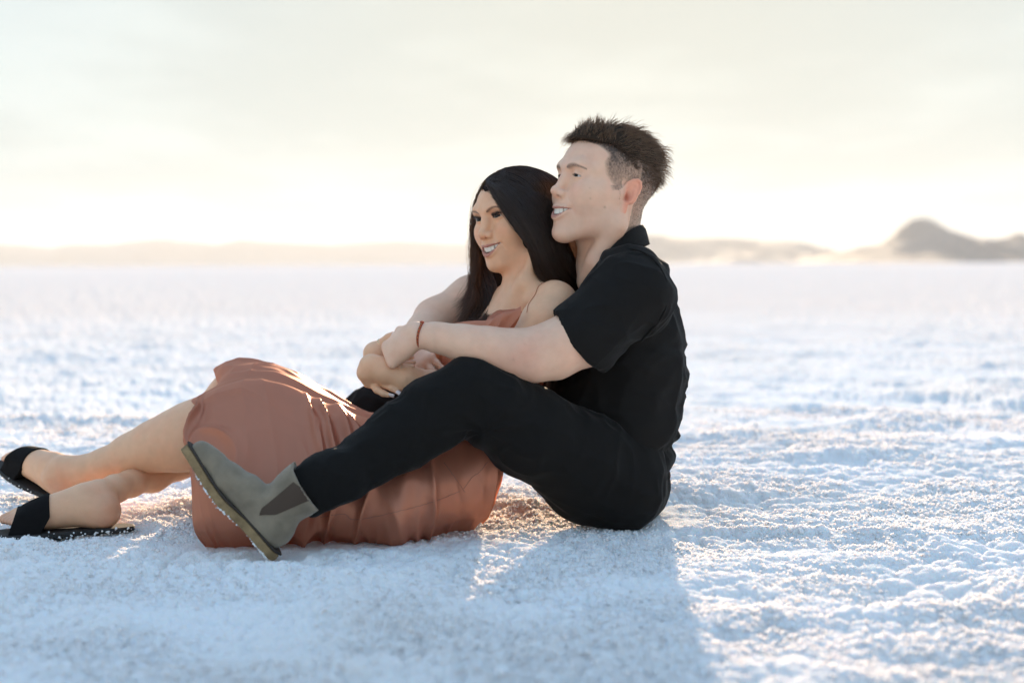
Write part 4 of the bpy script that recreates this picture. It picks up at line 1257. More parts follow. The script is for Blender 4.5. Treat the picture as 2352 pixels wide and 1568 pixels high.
V, F = S.mesh(0.0006); add_mesh('knot', V, F, cord_r, br)

# ---- man's hair
def strand_mat(name, color, rough=0.45):
    m, nt, b = new_mat(name)
    at = node(nt, 'ShaderNodeAttribute', attribute_name='tint'); nt.links.new(at.outputs['Color'], b.inputs['Base Color'])
    b.inputs['Roughness'].default_value = rough; b.inputs['Specular IOR Level'].default_value = 0.5
    t = node(nt, 'ShaderNodeBsdfTranslucent'); t.inputs['Color'].default_value = (0.75, 0.42, 0.16, 1)
    x = node(nt, 'ShaderNodeMixShader'); x.inputs[0].default_value = 0.22
    o_ = [n for n in nt.nodes if n.type == 'OUTPUT_MATERIAL'][0]
    nt.links.new(b.outputs[0], x.inputs[1]); nt.links.new(t.outputs[0], x.inputs[2]); nt.links.new(x.outputs[0], o_.inputs['Surface'])
    return m
hair_m = strand_mat('dark_brown_hair', None, 0.42)
def hcut(x):
    x = np.asarray(x, float) + 0.9 * (vnoise2(np.asarray(x, float) * 1.1, np.asarray(x, float) * 0 + 3.3, 17) - 0.5)
    return np.where(x > 3.2, 9.1 + 0.12 * (x - 3.2), 9.1 - 0.78 * np.minimum(3.2 - x, 9.5))
HC = Shape()
HC.ell((-0.8, 0, 6.3), (9.45, 7.1, 7.5), fr=FM)
HC.ell((4.0, 0, 8.7), (4.8, 5.4, 4.4), k=1.5, fr=FM)
HC.ell((-4.6, 0, 7.6), (4.9, 5.2, 4.2), k=1.5, fr=FM)
HC.func(lambda q: -(q[..., 2] - (7.6 + 0.34 * q[..., 0] + 0.0 * q[..., 1])) if False else (q[..., 2] - hcut(q[..., 0])) , (-12, -9, -5), (12, 9, 12), k=0.5, mode='s', fr=FM)
V, F = HC.mesh(0.002)
N = vnormals(V, F); HCV, HCN = V.copy(), N.copy(); V = V + N * (0.0016 * (vnoise(FM.to(V) * np.array((0.8, 4, 4)), 9) - 0.5))[:, None]
tc_ = 0.8 + 0.5 * vnoise(FM.to(V) * 3.0, 2)
hair_base = plain_mat('hair_undercoat', (0.040, 0.027, 0.019), 0.95, spec=0.05)
hair = add_mesh('hair', V, F, hair_base, man, colors=np.array((0.020, 0.013, 0.009)) * tc_[:, None])
rng = np.random.default_rng(11)
cs = []; rs = []; cc = []
def hstrand(root, d, L, lift, drop, M=6, wav=0.25):
    p_ = np.array(root, float); out = [p_.copy()]
    d = np.array(d, float); d /= np.linalg.norm(d)
    ph = rng.uniform(0, 6.28, 3)
    for i in range(M - 1):
        t_ = (i + 1) / (M - 1)
        p_ = p_ + d * L / (M - 1)
        d = d + np.array((0, 0, -drop * t_)) + wav * 0.25 * np.sin(ph + t_ * 4.0)
        d /= np.linalg.norm(d)
        out.append(p_.copy())
    return out
def skull(q):  # push a direction onto the scalp
    c = np.array((-0.7, 0, 5.2)); R3 = np.array((9.35, 7.45, 7.75)); v = np.asarray(q, float); v = v / np.linalg.norm(v / R3) ; return c + v
q_ = FM.to(HCV); n_ = HCN @ FM.R
ok_ = (q_[:, 2] > hcut(q_[:, 0]) + 0.12) | ((q_[:, 2] > hcut(q_[:, 0]) - 0.15) & (n_[:, 2] > -0.2))
q_ = q_[ok_]; roots = q_[rng.integers(0, len(q_), 5200)] + rng.normal(size=(5200, 3)) * 0.06
CLP = np.stack([vnoise(roots * 1.0, 60 + k) - 0.5 for k in range(3)], 1) * 1.9
cnt = 0
for q in roots:
    zline = float(hcut(q[0]))
    top = np.clip((q[2] - zline) / 4.5, 0, 1)
    fr_ = np.clip((q[0] - 3) / 5, 0, 1)
    nrm = np.array((q[0] + 0.7, q[1], q[2] - 5.2)) / np.array((9.35, 7.45, 7.75)) ** 2; nrm /= np.linalg.norm(nrm)
    if q[0] > 2.5:      # front: lifted, swept over and a little to the far side
        d = nrm * (1.1 + 0.4 * fr_) + np.array((-0.3 - 1.1 * fr_, -0.35, 0.6)) + rng.normal(size=3) * 0.24
        L = rng.uniform(1.0, 2.3) * (0.65 + 0.35 * top); dr = 0.22
    else:
        d = nrm * (0.35 + 0.4 * np.clip((q[0] + 6) / 8, 0, 1)) + np.array((-1.0, -0.10 * np.sign(q[1]), 0.10)) + rng.normal(size=3) * 0.16
        L = rng.uniform(1.6, 3.0) * (0.6 + 0.4 * top); dr = 0.22 + 0.25 * np.clip(-q[0] / 6, 0, 1)
    d = d + CLP[cnt] * (0.7 if q[0] > 0 else 0.35); L *= 0.85 + 0.5 * float(CLP[cnt][0] + 0.5)
    if rng.random() < 0.04: L *= 1.25; d = d + rng.normal(size=3) * 0.3 + nrm * 0.4
    cs.append(FM.out(np.array(hstrand(q - nrm * 0.3, d, L, 0, dr))))
    r0 = rng.uniform(0.0003, 0.0005); rs.append(r0 * np.array((1, 1, .95, .8, .5, .15)))
    cc.append(np.array((0.15, 0.10, 0.066)) * rng.uniform(0.5, 1.9)); cnt += 1
# forelock hanging over the far side of the brow
for i in range(260):
    q = np.array((7.0 + rng.normal() * 0.35, -2.2 + rng.normal() * 1.3, 10.3 + rng.normal() * 0.5))
    cs.append(FM.out(np.array(hstrand(q, (0.75, -0.45, -0.05) + rng.normal(size=3) * 0.15, rng.uniform(1.2, 2.3), 0, 1.1))))
    rs.append(0.0003 * np.array((1, 1, .95, .8, .5, .15))); cc.append(np.array((0.11, 0.06, 0.03)) * rng.uniform(0.6, 1.6))
# soft hairline
hl = []
while len(hl) < 1300:
    v = rng.normal(size=3); v[2] = abs(v[2]); v /= np.linalg.norm(v); q = skull(v); h_ = float(hcut(q[0]))
    if q[0] < -6 or not (h_ - 1.0 * rng.random() ** 1.5 - 0.1 < q[2] < h_ + 0.5): continue
    hl.append(q)
hl = FM.to(snap(FM.out(np.array(hl)), MB_, 0.0))
for q in hl:
    nrm = (q - np.array((-0.7, 0, 5.0))); nrm /= np.linalg.norm(nrm)
    d = nrm * 0.8 + np.array((-0.55, 0, 0.75)) + rng.normal(size=3) * 0.2
    cs.append(FM.out(np.array(hstrand(q - nrm * 0.05, d, rng.uniform(0.5, 1.3), 0, 0.1)))); rs.append(0.00022 * np.array((1, 1, .95, .8, .5, .15))); cc.append(np.array((0.07, 0.045, 0.03)) * rng.uniform(0.5, 1.6))
V, F = tubes(np.array(cs), np.array(rs)); C = np.repeat(np.array(cc), 6 * 3, axis=0)
st = add_mesh('hair_strands', V, F, hair_m, hair, colors=C)
st['kind'] = 'stuff'
# short clipped sides
cs = []; rs = []; cc = []
cnt = 0
while cnt < 9000:
    v = rng.normal(size=3); v /= np.linalg.norm(v)
    q = np.array((-0.8, 0, 4.4)) + v / np.linalg.norm(v / np.array((9.3, 7.5, 8.4)))
    w, dn = scalp_tint_m(q)
    if w < 0.5 or q[2] > 10 or rng.random() > dn * 1.3: continue
    p0 = FM.out(q)
    nrm = (q - np.array((-0.8, 0, 4.4))) / np.array((9.3, 7.5, 8.4)) ** 2; nrm /= np.linalg.norm(nrm)
    cs.append((q, nrm, dn)); cnt += 1
Q = np.array([c[0] for c in cs]); Nn = np.array([c[1] for c in cs]); Dn = np.array([c[2] for c in cs])
Q = FM.to(snap(FM.out(Q), MB_, 0.0))
Dd = Nn * 0.5 + np.array((-0.55, 0, -0.75)) + rng.normal(size=Q.shape) * 0.2; Dd /= np.linalg.norm(Dd, axis=1, keepdims=True)
Ls = (0.14 + 0.7 * np.clip(Dn - 0.5, 0, 1))[:, None]
cur = np.stack([Q - Nn * 0.01, Q + Dd * Ls + Nn * 0.02], 1)
V, F = tubes(FM.out(cur), np.tile(np.array((0.00015, 0.00006)), (len(Q), 1)))
o_ = add_mesh('clipped_hair', V, F, hair_m, hair, colors=np.repeat(np.array((0.03, 0.02, 0.014)) * rng.uniform(0.6, 1.6, (len(Q), 1)), 6, axis=0)); o_['kind'] = 'stuff'

# ================================================================ the woman
woman = thing('person', 'woman in rust satin slip dress with long dark hair leaning back against the man', 'person', tuple(P(1050, 1200, -0.05)))
WB = Shape()
head_shape(WB, FW, GW)
SHX = np.array((0.50, -0.86, -0.05))      # line through her shoulders
p, r = C3((1207, 560, 0.055, 50), (1210, 610, 0.045, 46), (1207, 665, 0.035, 44), (1198, 705, 0.04, 52))
WB.chain(p, r, k=0.025)
p, r = C3((1228, 590, -0.02, 12), (1205, 650, -0.025, 11), (1178, 700, -0.01, 10)); WB.chain(p, r, k=0.03)
# neck creases
# trunk
p, r = C3((1195, 722, 0.045, 62), (1178, 775, 0.04, 78), (1152, 840, 0.03, 74), (1108, 920, 0.02, 64), (1066, 1000, 0.0, 74), (1038, 1088, -0.03, 90))
WB.chain(p, r, k=0.03, sq=(SHX, 1.35))
# shoulder girdle
p, r = C3((1212, 680, 0.035, 34), (1275, 695, -0.07, 42)); WB.chain(p, r, k=0.035)
p, r = C3((1200, 680, 0.06, 32), (1110, 705, 0.19, 42)); WB.chain(p, r, k=0.035)
# collar bones
p, r = C3((1185, 705, 0.01, 8), (1225, 690, -0.045, 8), (1268, 668, -0.085, 10)); WB.chain(p, r, k=0.018)
p, r = C3((1178, 706, 0.03, 8), (1140, 705, 0.12, 9)); WB.chain(p, r, k=0.018)
# bust
for (a, b, c) in ((1155, 800, -0.06), (1115, 800, 0.09)):
    WB.ell(P(a, b, c), (0.058, 0.058, 0.055), k=0.03)
# near arm
p, r = C3((1276, 697, -0.085, 50), (1250, 740, -0.11, 50), (1205, 800, -0.13, 42), (1150, 870, -0.14, 37), (1110, 920, -0.15, 35))
WB.chain(p, r, k=0.022)
p, r = C3((1110, 922, -0.155, 36), (1060, 908, -0.175, 38), (1000, 890, -0.19, 34), (930, 869, -0.205, 29), (880, 851, -0.212, 26), (853, 842, -0.215, 25.5))
WB.chain(p, r, k=0.022)
# flexed wrist and hand folded under
p, r = C3((851, 840, -0.215, 25), (842, 856, -0.213, 20), (850, 874, -0.205, 15), (864, 882, -0.20, 11)); WB.chain(p, r, k=0.010)
def finger(pts, k=0.003):
    p, r = C3(*pts); WB.chain(p, r, k=k); return p
fa = finger([(866, 880, -0.20, 10), (885, 884, -0.215, 8.5), (900, 891, -0.222, 7.5), (911, 898, -0.225, 6.6)])
fb = finger([(858, 884, -0.21, 9.5), (866, 895, -0.222, 8.2), (880, 903, -0.226, 7.5), (892, 907, -0.228, 6.2)])
fc = finger([(862, 878, -0.18, 9), (890, 880, -0.19, 8), (915, 888, -0.20, 7)])
fd = finger([(862, 872, -0.165, 9), (890, 872, -0.17, 8), (920, 878, -0.18, 7)])
# far arm: comes round in front of her waist, hand laid over the near wrist, thumb up
WA = Shape()
p, r = C3((1105, 708, 0.195, 42), (1040, 790, 0.19, 36), (985, 860, 0.14, 33), (940, 845, 0.05, 29), (895, 825, -0.06, 24), (868, 815, -0.12, 22))
WA.chain(p, r, k=0.022)
p, r = C3((872, 810, -0.125, 27), (862, 812, -0.15, 24), (858, 832, -0.16, 20)); WA.chain(p, r, k=0.015)
_keep = WB; WB = WA
th_ = finger([(866, 800, -0.15, 15), (880, 788, -0.155, 11.5), (893, 777, -0.157, 10.5), (904, 769, -0.158, 8.5)], 0.006)
finger([(890, 800, -0.13, 14), (912, 772, -0.11, 11), (925, 757, -0.10, 9)], 0.006)
finger([(868, 826, -0.15, 10), (884, 838, -0.165, 9), (892, 850, -0.17, 8)])
WB = _keep
# near leg: knee to crossed ankle
nl = [(600, 965, -0.03, 72), (525, 975, -0.02, 74), (475, 990, 0.0, 77), (430, 1005, 0.008, 74), (390, 1016, 0.015, 63), (350, 1026, 0.022, 54), (300, 1042, 0.03, 43.5), (240, 1066, 0.037, 34), (190, 1080, 0.044, 31), (150, 1086, 0.05, 34)]
p, r = C3(*nl); WB.chain(p, r, k=0.02)
p, r = C3((1050, 1085, -0.10, 76), (860, 1062, -0.08, 68), (700, 1000, -0.05, 66), (600, 968, -0.03, 68)); WB.chain(p, r, k=0.02)
def foot(ank, heel, ball, toes, wdir, s=1.0, big_first=True, lift=0.0):
    """ankle, heel, ball, toe tip centre points; wdir = across the foot towards the big toe"""
    ank, heel, ball, toes = [np.asarray(v, float) for v in (ank, heel, ball, toes)]
    f = toes - heel; L = np.linalg.norm(f); f /= L
    w = np.asarray(wdir, float); w -= (w @ f) * f; w /= np.linalg.norm(w)
    up = np.cross(f, w); 
    if up @ (ank - (heel + ball) / 2) < 0: up = -up
    WB.cone(heel, heel + f * 0.02, 0.028 * s, 0.026 * s, k=0.02)
    WB.cone(ank, heel + f * 0.004, 0.031 * s, 0.026 * s, k=0.025)
    WB.cone(heel + up * 0.004, ball - f * 0.03, 0.026 * s, 0.022 * s, k=0.02)
    for o_, rr in ((0.020, 0.019), (0.0, 0.018), (-0.020, 0.015)):
        WB.cone(ank * 0.6 + heel * 0.15 + ball * 0.25, ball + w * o_ * s, 0.028 * s, rr * s, k=0.025)
    WB.ell(ank + w * 0.026 * s - up * 0.006, 0.014 * s, k=0.014)
    WB.ell(ank - w * 0.028 * s - up * 0.010, 0.013 * s, k=0.014)
    tt = []
    for k, (o_, ln, rr) in enumerate(((0.027, 0.050, 0.0115), (0.011, 0.047, 0.0082), (-0.003, 0.042, 0.0078), (-0.016, 0.036, 0.0074), (-0.028, 0.029, 0.0072))):
        a = ball + w * o_ * s - up * 0.002; m = a + f * ln * 0.5 * s + up * 0.004; e = a + f * ln * s - up * 0.006 * s
        WB.cone(a, m, rr * 1.05 * s, rr * 0.95 * s, k=0.008); WB.cone(m, e, rr * 0.95 * s, rr * 0.9 * s, k=0.004)
        tt.append((e, rr * s))
    return Frame(heel, np.stack([f, w, up], 1), 1.0), tt
# near leg's foot lies over the other ankle, seen from its outer side
ankN = P(142, 1082, 0.055)
FN, tN = foot(ankN, P(150, 1112, 0.06), P(52, 1052, 0.15), P(12, 1026, 0.19), (0.9, 0.9, 0.0), 0.98)
# far leg passes under it and comes forward
_keep = WB; WL = Shape(); WB = WL
p, r = C3((600, 915, 0.19, 62), (540, 915, 0.18, 60), (480, 970, 0.155, 54), (410, 1052, 0.12, 46), (350, 1092, 0.065, 35), (300, 1110, -0.01, 28), (265, 1122, -0.055, 29), (232, 1138, -0.09, 32))
WB.chain(p, r, k=0.02)
p, r = C3((1040, 1070, 0.10, 76), (800, 1000, 0.15, 62), (660, 925, 0.17, 56), (590, 910, 0.18, 56)); WB.chain(p, r, k=0.02)
FF_, tF = foot(P(222, 1141, -0.105), P(238, 1175, -0.12), P(70, 1184, -0.155), P(18, 1187, -0.17), (-0.3, 1.0, 0.0), 0.98)
WB = _keep
FWHZ = P(1200, 640, 0)[2]
hw = FW.out((0, 0, 3))
zones_w = [((hw[0] - 0.125, hw[1] - 0.13, FWHZ), (hw[0] + 0.125, hw[1] + 0.13, hw[2] + 0.14)),
           (tuple((P(815, 900, -0.24)[0], -0.26, P(850, 915, -0.24)[2])), tuple((P(935, 760, -0.2)[0], -0.09, P(900, 752, -0.16)[2]))),
           (tuple((P(-30, 1100, -0.2)[0], -0.23, -0.02)), tuple((P(150, 1100, -0.1)[0], 0.12, P(60, 985, 0.0)[2])))]
V, F = join([zone_mesh(WB, 0.0052, zones_w, 0.0018), WA.mesh(0.0026), WL.mesh(0.0032)])
def wtint(V):
    q = FW.to(V)
    C = face_tint(q, GW, SK_W)
    def mixat(pt, rad, colr, k):
        w_ = (k * np.exp(-((V - pt) ** 2).sum(1) / rad ** 2))[:, None]
        C[:] = C * (1 - w_) + np.asarray(colr) * w_
    mixat(P(248, 1190, -0.14), 0.035, (0.50, 0.22, 0.14), 0.55)
    mixat(P(135, 1120, 0.03), 0.03, (0.52, 0.24, 0.16), 0.4)
    for e, rr in tN + tF: mixat(e, 0.016, (0.52, 0.25, 0.17), 0.4)
    # creases of the neck
    zz = q[:, 2] + 0.42 * q[:, 0]
    return C
skin_w = skin_mat('skin_tan', 0.45, 0.10)
add_mesh('body', V, F, skin_w, woman, colors=wtint(V))
WF = WB
teeth(FW, GW, woman); eyes(FW, GW, woman)
lash_m = plain_mat('black_lash', (0.008, 0.006, 0.006), 0.5)
lashes(FW, GW, woman, lash_m)
# nails: pale pink, squared
nail_m = plain_mat('pale_pink_nail', (0.80, 0.66, 0.62), 0.18)
def nail(c, d, n, L, w, t=0.0012):
    c = np.asarray(c, float); d = np.asarray(d, float); d /= np.linalg.norm(d); n = np.asarray(n, float); n -= (n @ d) * d; n /= np.linalg.norm(n)
    s_ = np.cross(n, d); fr = Frame(c, np.stack([d, s_, n], 1), 1.0)
    a = np.linspace(-1, 1, 9); b = np.linspace(-0.5, 0.5, 7)
    G = []
    for off in (0, -t):
        for x in b:
            for y in a:
                G.append((x * L, y * w * (1 - 0.12 * (abs(x) * 2) ** 4), -0.35 * w * y * y + off - 0.08 * L * (x + 0.5) ** 2))
    F = []
    for k in (0, 63):
        for i in range(6):
            for j in range(8):
                q = (k + i * 9 + j, k + i * 9 + j + 1, k + (i + 1) * 9 + j + 1, k + (i + 1) * 9 + j); F.append(q if k == 0 else q[::-1])
    ring = [i for i in range(9)] + [9 * i + 8 for i in range(1, 7)] + [54 + i for i in range(7, -1, -1)] + [9 * i for i in range(5, 0, -1)]
    for i in range(len(ring)):
        p_, q_ = ring[i], ring[(i + 1) % len(ring)]; F.append((p_, p_ + 63, q_ + 63, q_))
    add_mesh('fingernail', fr.out(np.array(G)), np.array(F), nail_m, woman)
dA = fa[-1] - fa[-2]; dB = fb[-1] - fb[-2]
nail(P(917, 901, -0.232), dA, (0.3, -0.9, 0.35), 0.0135, 0.0042)
nail(P(898, 909, -0.233), dB, (0.1, -0.9, -0.5), 0.0115, 0.0038)
toe_m = plain_mat('pale_toenail', (0.78, 0.66, 0.62), 0.2)
nail(th_[-1] + np.array((-0.001, -0.004, 0.0055)), th_[-1] - th_[-2], (-0.35, -0.3, 0.9), 0.011, 0.0050)
# ring on the thumb
gold = plain_mat('gold', (0.80, 0.62, 0.36), 0.22, metal=1.0)
rc = (th_[1] + th_[0]) / 2 * 0.35 + th_[1] * 0.65; rd = th_[1] - th_[0]; rd /= np.linalg.norm(rd)
u1 = np.cross(rd, (0, 1, 0)); u1 /= np.linalg.norm(u1); u2 = np.cross(rd, u1)
a = np.linspace(0, 2 * math.pi, 60)
rr_ = RP(13.6, -0.155)
cv = []
for ph in (0, math.pi):
    cv.append(rc + np.outer(np.cos(a), u1) * rr_ + np.outer(np.sin(a), u2) * rr_ + np.outer(np.sin(a * 9 + ph) * 0.0016, rd))
V, F = tubes(np.array(cv), np.full((2, 60), 0.0006), 5)
add_mesh('ring', V, F, gold, woman)

# ---- sandals
black_strap = plain_mat('black_suede_strap', (0.010, 0.009, 0.009), 0.95, bump=(700, 0.0005), spec=0.1)
sole_m = plain_mat('black_footbed', (0.014, 0.013, 0.012), 0.75, bump=(400, 0.0005), var=(40, 0.4))
def sandal(fr, s, L0, L1, side, crumbs, seed, drop=0.0, WB=None):
    """fr: heel origin, x forward, y towards the big toe, z up from the sole"""
    def out_(x):
        t = (x - L0) / (L1 - L0)
        w = 0.033 + 0.014 * np.sin(np.clip((t - 0.25) / 0.72, 0, 1) * math.pi) - 0.004 * np.sin(np.clip(t / 0.5, 0, 1) * math.pi)
        e = np.sqrt(np.clip(1 - np.clip((0.14 - t) / 0.14, 0, 1) ** 2, 0, 1)); f = np.sqrt(np.clip(1 - np.clip((t - 0.80) / 0.20, 0, 1) ** 2, 0, 1))
        return w * e * f
    zs_ = -0.030 * s - drop
    S = Shape()
    def fn(q):
        w = out_(np.clip(q[..., 0], L0, L1))
        d2 = np.maximum(np.abs(q[..., 1]) - w, np.maximum(L0 - q[..., 0], q[..., 0] - L1))
        return np.maximum(d2, np.maximum(zs_ - 0.009 - q[..., 2], q[..., 2] - zs_ - 0.001))
    S.func(fn, (L0 - 0.01, -0.07, zs_ - 0.02), (L1 + 0.01, 0.07, zs_ + 0.01), fr=fr)
    V, F = S.mesh(0.0018); V = relax(V, F, 2)
    root = add_mesh('sandal', V, F, sole_m, woman)
    # strap: a band of the foot's own surface, offset, wrapped down to the sole
    T = Shape(); 
    def st(q_world):
        d = WF_local.at(q_world)
        return d
    ops = [o for o in WB.ops]
    x0, x1 = 0.098, 0.175
    lo = fr.out(np.array([[x, y, z] for x in (0.06, 0.2) for y in (-0.07, 0.07) for z in (-0.05, 0.08)])).min(0)
    hi = fr.out(np.array([[x, y, z] for x in (0.06, 0.2) for y in (-0.07, 0.07) for z in (-0.05, 0.08)])).max(0)
    res = 0.0017
    D = WB.grid(lo, hi, res)
    ax = [lo[i] + res * np.arange(D.shape[i]) for i in range(3)]
    g = np.stack(np.meshgrid(*ax, indexing='ij'), -1)
    q = fr.to(g)
    # fill down to the sole so the strap stands as a smooth vault
    w = out_(np.clip(q[..., 0], L0, L1)) - 0.002
    vault = np.sqrt((q[..., 1] / w) ** 2 + ((q[..., 2] - zs_) / (0.047 * s + 0.42 * np.clip(0.135 - q[..., 0], -0.05, 0.06))) ** 2) - 1
    vault = vault * 0.03
    vault = np.maximum(vault, zs_ - q[..., 2])
    D = smin(D - 0.0022, vault.astype(np.float32), 0.012)
    slope = 0.30 * (q[..., 2] - zs_)
    sl_ = np.maximum(x0 - slope * -0.10 - q[..., 0] + 0.6 * np.clip(0.03 - (q[..., 2] - zs_), 0, 1), q[..., 0] - x1 + 0.35 * np.clip(q[..., 2] - zs_, 0, 1))
    D = np.maximum(D, sl_)
    D = np.maximum(D, zs_ - q[..., 2])
    D = np.maximum(D, -(q[..., 0] - 0.0) if False else D)
    V, F = nets(D.astype(np.float32), lo, res)
    add_mesh('strap', V, F, black_strap, root)
    rng = np.random.default_rng(seed)
    S = Shape()
    for i in range(crumbs):
        x = rng.uniform(L0 + 0.003, L1 - 0.003); sd = side if rng.random() < 0.8 else -side
        S.ell((x, sd * float(out_(np.array(x))) * rng.uniform(0.9, 1.03), zs_ - 0.006 + rng.normal() * 0.003), rng.uniform(0.0008, 0.0026), k=0.001, fr=fr)
    V, F = S.mesh(0.0010)
    add_mesh('salt_crumbs', V, F, crust, root)['kind'] = 'stuff'
sandal(FN, 0.98, -0.045, 0.225, -1, 60, 5, WB=WF)
sandal(FF_, 0.98, -0.058, 0.228, -1, 110, 6, WB=WL)

# ---- dress: bodice from the body, skirt draped over the knees
m, nt, b = new_mat('rust_satin'); satin = m
b.inputs['Base Color'].default_value = (0.66, 0.285, 0.18, 1); b.inputs['Roughness'].default_value = 0.44; b.inputs['Metallic'].default_value = 0.45; b.inputs['IOR'].default_value = 1.28; b.inputs['Specular Tint'].default_value = (1.0, 0.72, 0.62, 1)
b.inputs['Specular IOR Level'].default_value = 0.35; b.inputs['Anisotropic'].default_value = 0.4
b.inputs['Sheen Weight'].default_value = 0.04; b.inputs['Sheen Roughness'].default_value = 0.4; b.inputs['Sheen Tint'].default_value = (1.0, 0.75, 0.65, 1)
noise_bump(nt, b, 260, 0.0005, 0.5)
# a little light comes through the cloth
tr_ = node(nt, 'ShaderNodeBsdfTranslucent'); tr_.inputs['Color'].default_value = (0.62, 0.17, 0.06, 1)
mxs = node(nt, 'ShaderNodeMixShader'); mxs.inputs[0].default_value = 0.34
outn = [n for n in nt.nodes if n.type == 'OUTPUT_MATERIAL'][0]
nt.links.new(b.outputs[0], mxs.inputs[1]); nt.links.new(tr_.outputs[0], mxs.inputs[2]); nt.links.new(mxs.outputs[0], outn.inputs['Surface'])

def grid_surface(rows, nu, nv):
    R = [catmull([P(*q) for q in row], nv) for row in rows]
    R = np.array(R)                                   # rows x nv x 3
    out = np.zeros((nu, nv, 3))
    for j in range(nv): out[:, j] = catmull(R[:, j], nu)
    return out
rows = [
 [(452, 1243, -0.30), (437, 1190, -0.315), (440, 1110, -0.26), (448, 1030, -0.19), (452, 960, -0.135), (458, 928, -0.09), (482, 908, -0.02), (505, 893, 0.05), (499, 872, 0.10), (490, 850, 0.15), (500, 880, 0.24), (520, 960, 0.27), (540, 1080, 0.29)],
 [(500, 1254, -0.30), (480, 1190, -0.33), (480, 1100, -0.28), (480, 1020, -0.20), (482, 950, -0.14), (487, 905, -0.09), (510, 889, -0.02), (520, 868, 0.05), (520, 848, 0.10), (520, 838, 0.15), (530, 870, 0.24), (545, 960, 0.27), (560, 1090, 0.29)],
 [(600, 1250, -0.29), (585, 1190, -0.33), (570, 1100, -0.30), (562, 1000, -0.215), (560, 925, -0.145), (562, 882, -0.09), (568, 873, -0.03), (572, 850, 0.05), (575, 838, 0.10), (577, 832, 0.15), (585, 865, 0.24), (590, 960, 0.27), (600, 1090, 0.29)],
 [(700, 1228, -0.26), (685, 1180, -0.31), (665, 1100, -0.29), (650, 1000, -0.21), (648, 930, -0.14), (648, 888, -0.09), (650, 880, -0.03), (650, 868, 0.05), (650, 858, 0.10), (650, 853, 0.15), (655, 890, 0.24), (660, 980, 0.27), (670, 1090, 0.29)],
 [(790, 1232, -0.25), (775, 1185, -0.30), (760, 1110, -0.28), (748, 1020, -0.21), (742, 960, -0.14), (742, 930, -0.09), (742, 925, -0.03), (740, 912, 0.05), (738, 902, 0.10), (736, 896, 0.15), (740, 930, 0.24), (745, 1010, 0.27), (750, 1090, 0.28)],
 [(890, 1240, -0.24), (880, 1190, -0.30), (870, 1120, -0.28), (865, 1050, -0.22), (862, 1000, -0.15), (860, 978, -0.09), (860, 975, -0.03), (856, 968, 0.04), (850, 962, 0.09), (845, 958, 0.14), (850, 985, 0.22), (860, 1040, 0.25), (870, 1090, 0.27)],
 [(980, 1228, -0.21), (985, 1185, -0.275), (985, 1120, -0.27), (982, 1060, -0.22), (975, 1010, -0.16), (968, 990, -0.09), (965, 985, -0.03), (962, 985, 0.04), (960, 985, 0.09), (960, 985, 0.14), (970, 1000, 0.2), (980, 1040, 0.23), (990, 1090, 0.25)],
 [(1050, 1208, -0.16), (1078, 1160, -0.225), (1082, 1100, -0.23), (1075, 1040, -0.20), (1065, 990, -0.16), (1060, 960, -0.11), (1060, 940, -0.05), (1060, 930, 0.02), (1060, 930, 0.08), (1060, 940, 0.13), (1070, 960, 0.17), (1080, 1020, 0.2), (1080, 1090, 0.22)],
 [(1085, 1178, -0.13), (1124, 1130, -0.17), (1140, 1080, -0.175), (1136, 1020, -0.16), (1122, 960, -0.13), (1105, 910, -0.09), (1100, 890, -0.04), (1095, 880, 0.02), (1095, 880, 0.08), (1095, 900, 0.12), (1095, 950, 0.14), (1095, 1010, 0.15), (1090, 1080, 0.16)],
]
NU, NV = 250, 260
G = grid_surface(rows, NU, NV)
uu = np.linspace(0, 1, NU)[:, None] * np.ones(NV); vv = np.linspace(0, 1, NV)[None, :] * np.ones((NU, 1))
du = np.gradient(G, axis=0); dv_ = np.gradient(G, axis=1); Nn = np.cross(du, dv_); Nn /= np.maximum(np.linalg.norm(Nn, axis=2, keepdims=True), 1e-9)
cdir = G - np.array(P(760, 1050, -0.02)); sgn = np.sign((Nn * cdir).sum(2, keepdims=True)); 
if np.median(sgn) < 0: Nn = -Nn
h = np.zeros((NU, NV))
def ridges(du_, dv__, ph, amp, sharp, seed, warp=0.6):
    q = np.stack([uu * du_ + warp * (vnoise(np.stack([uu * 5, vv * 5, uu * 0], -1), seed + 50) - 0.5), vv * dv__, uu * 0 + ph], -1)
    n = vnoise(q, seed)
    return amp * (1 - np.abs(2 * n - 1)) ** sharp
near = np.clip((0.47 - vv) / 0.16, 0, 1); topz = np.exp(-((vv - 0.55) / 0.22) ** 2)
# folds fall from the knee to the ground at the near side, run along the thigh on top
h += near * (ridges(7, 1.5, 0, 0.022, 2.6, 71, 2.6) + ridges(14, 2.6, 3, 0.017, 2.6, 72, 3.4))
h += topz * ridges(3.5, 9, 0, 0.013, 2.2, 73, 2.6)
h += ridges(7, 9, 0, 0.004, 2.0, 74, 2.5)
# crumpled where it bunches at the lap
lap = np.exp(-((uu - 0.66) / 0.08) ** 2) * np.exp(-((vv - 0.55) / 0.16) ** 2)
h += lap * ridges(30, 12, 1, 0.009, 1.8, 75, 2.0)
low = np.exp(-((vv - 0.03) / 0.05) ** 2) 
h += low * ridges(30, 6, 2, 0.006, 1.8, 76, 2.0)
h += np.exp(-((vv - 0.13) / 0.05) ** 2) * np.clip((uu - 0.45) * 4, 0, 1) * ridges(24, 9, 5, 0.005, 1.8, 77, 2.0)
edge = np.clip(uu / 0.03, 0, 1) 
G = G + Nn * (h * (0.4 + 0.6 * edge))[..., None]
# wavy hem
G[:, :, 0] += np.exp(-uu / 0.05) * 0.045 * (vnoise(np.stack([vv * 11, uu * 2, vv * 0], -1), 61) - 0.5) * (vv < 0.5)
G[:, :, 2] = np.maximum(G[:, :, 2], -0.012)
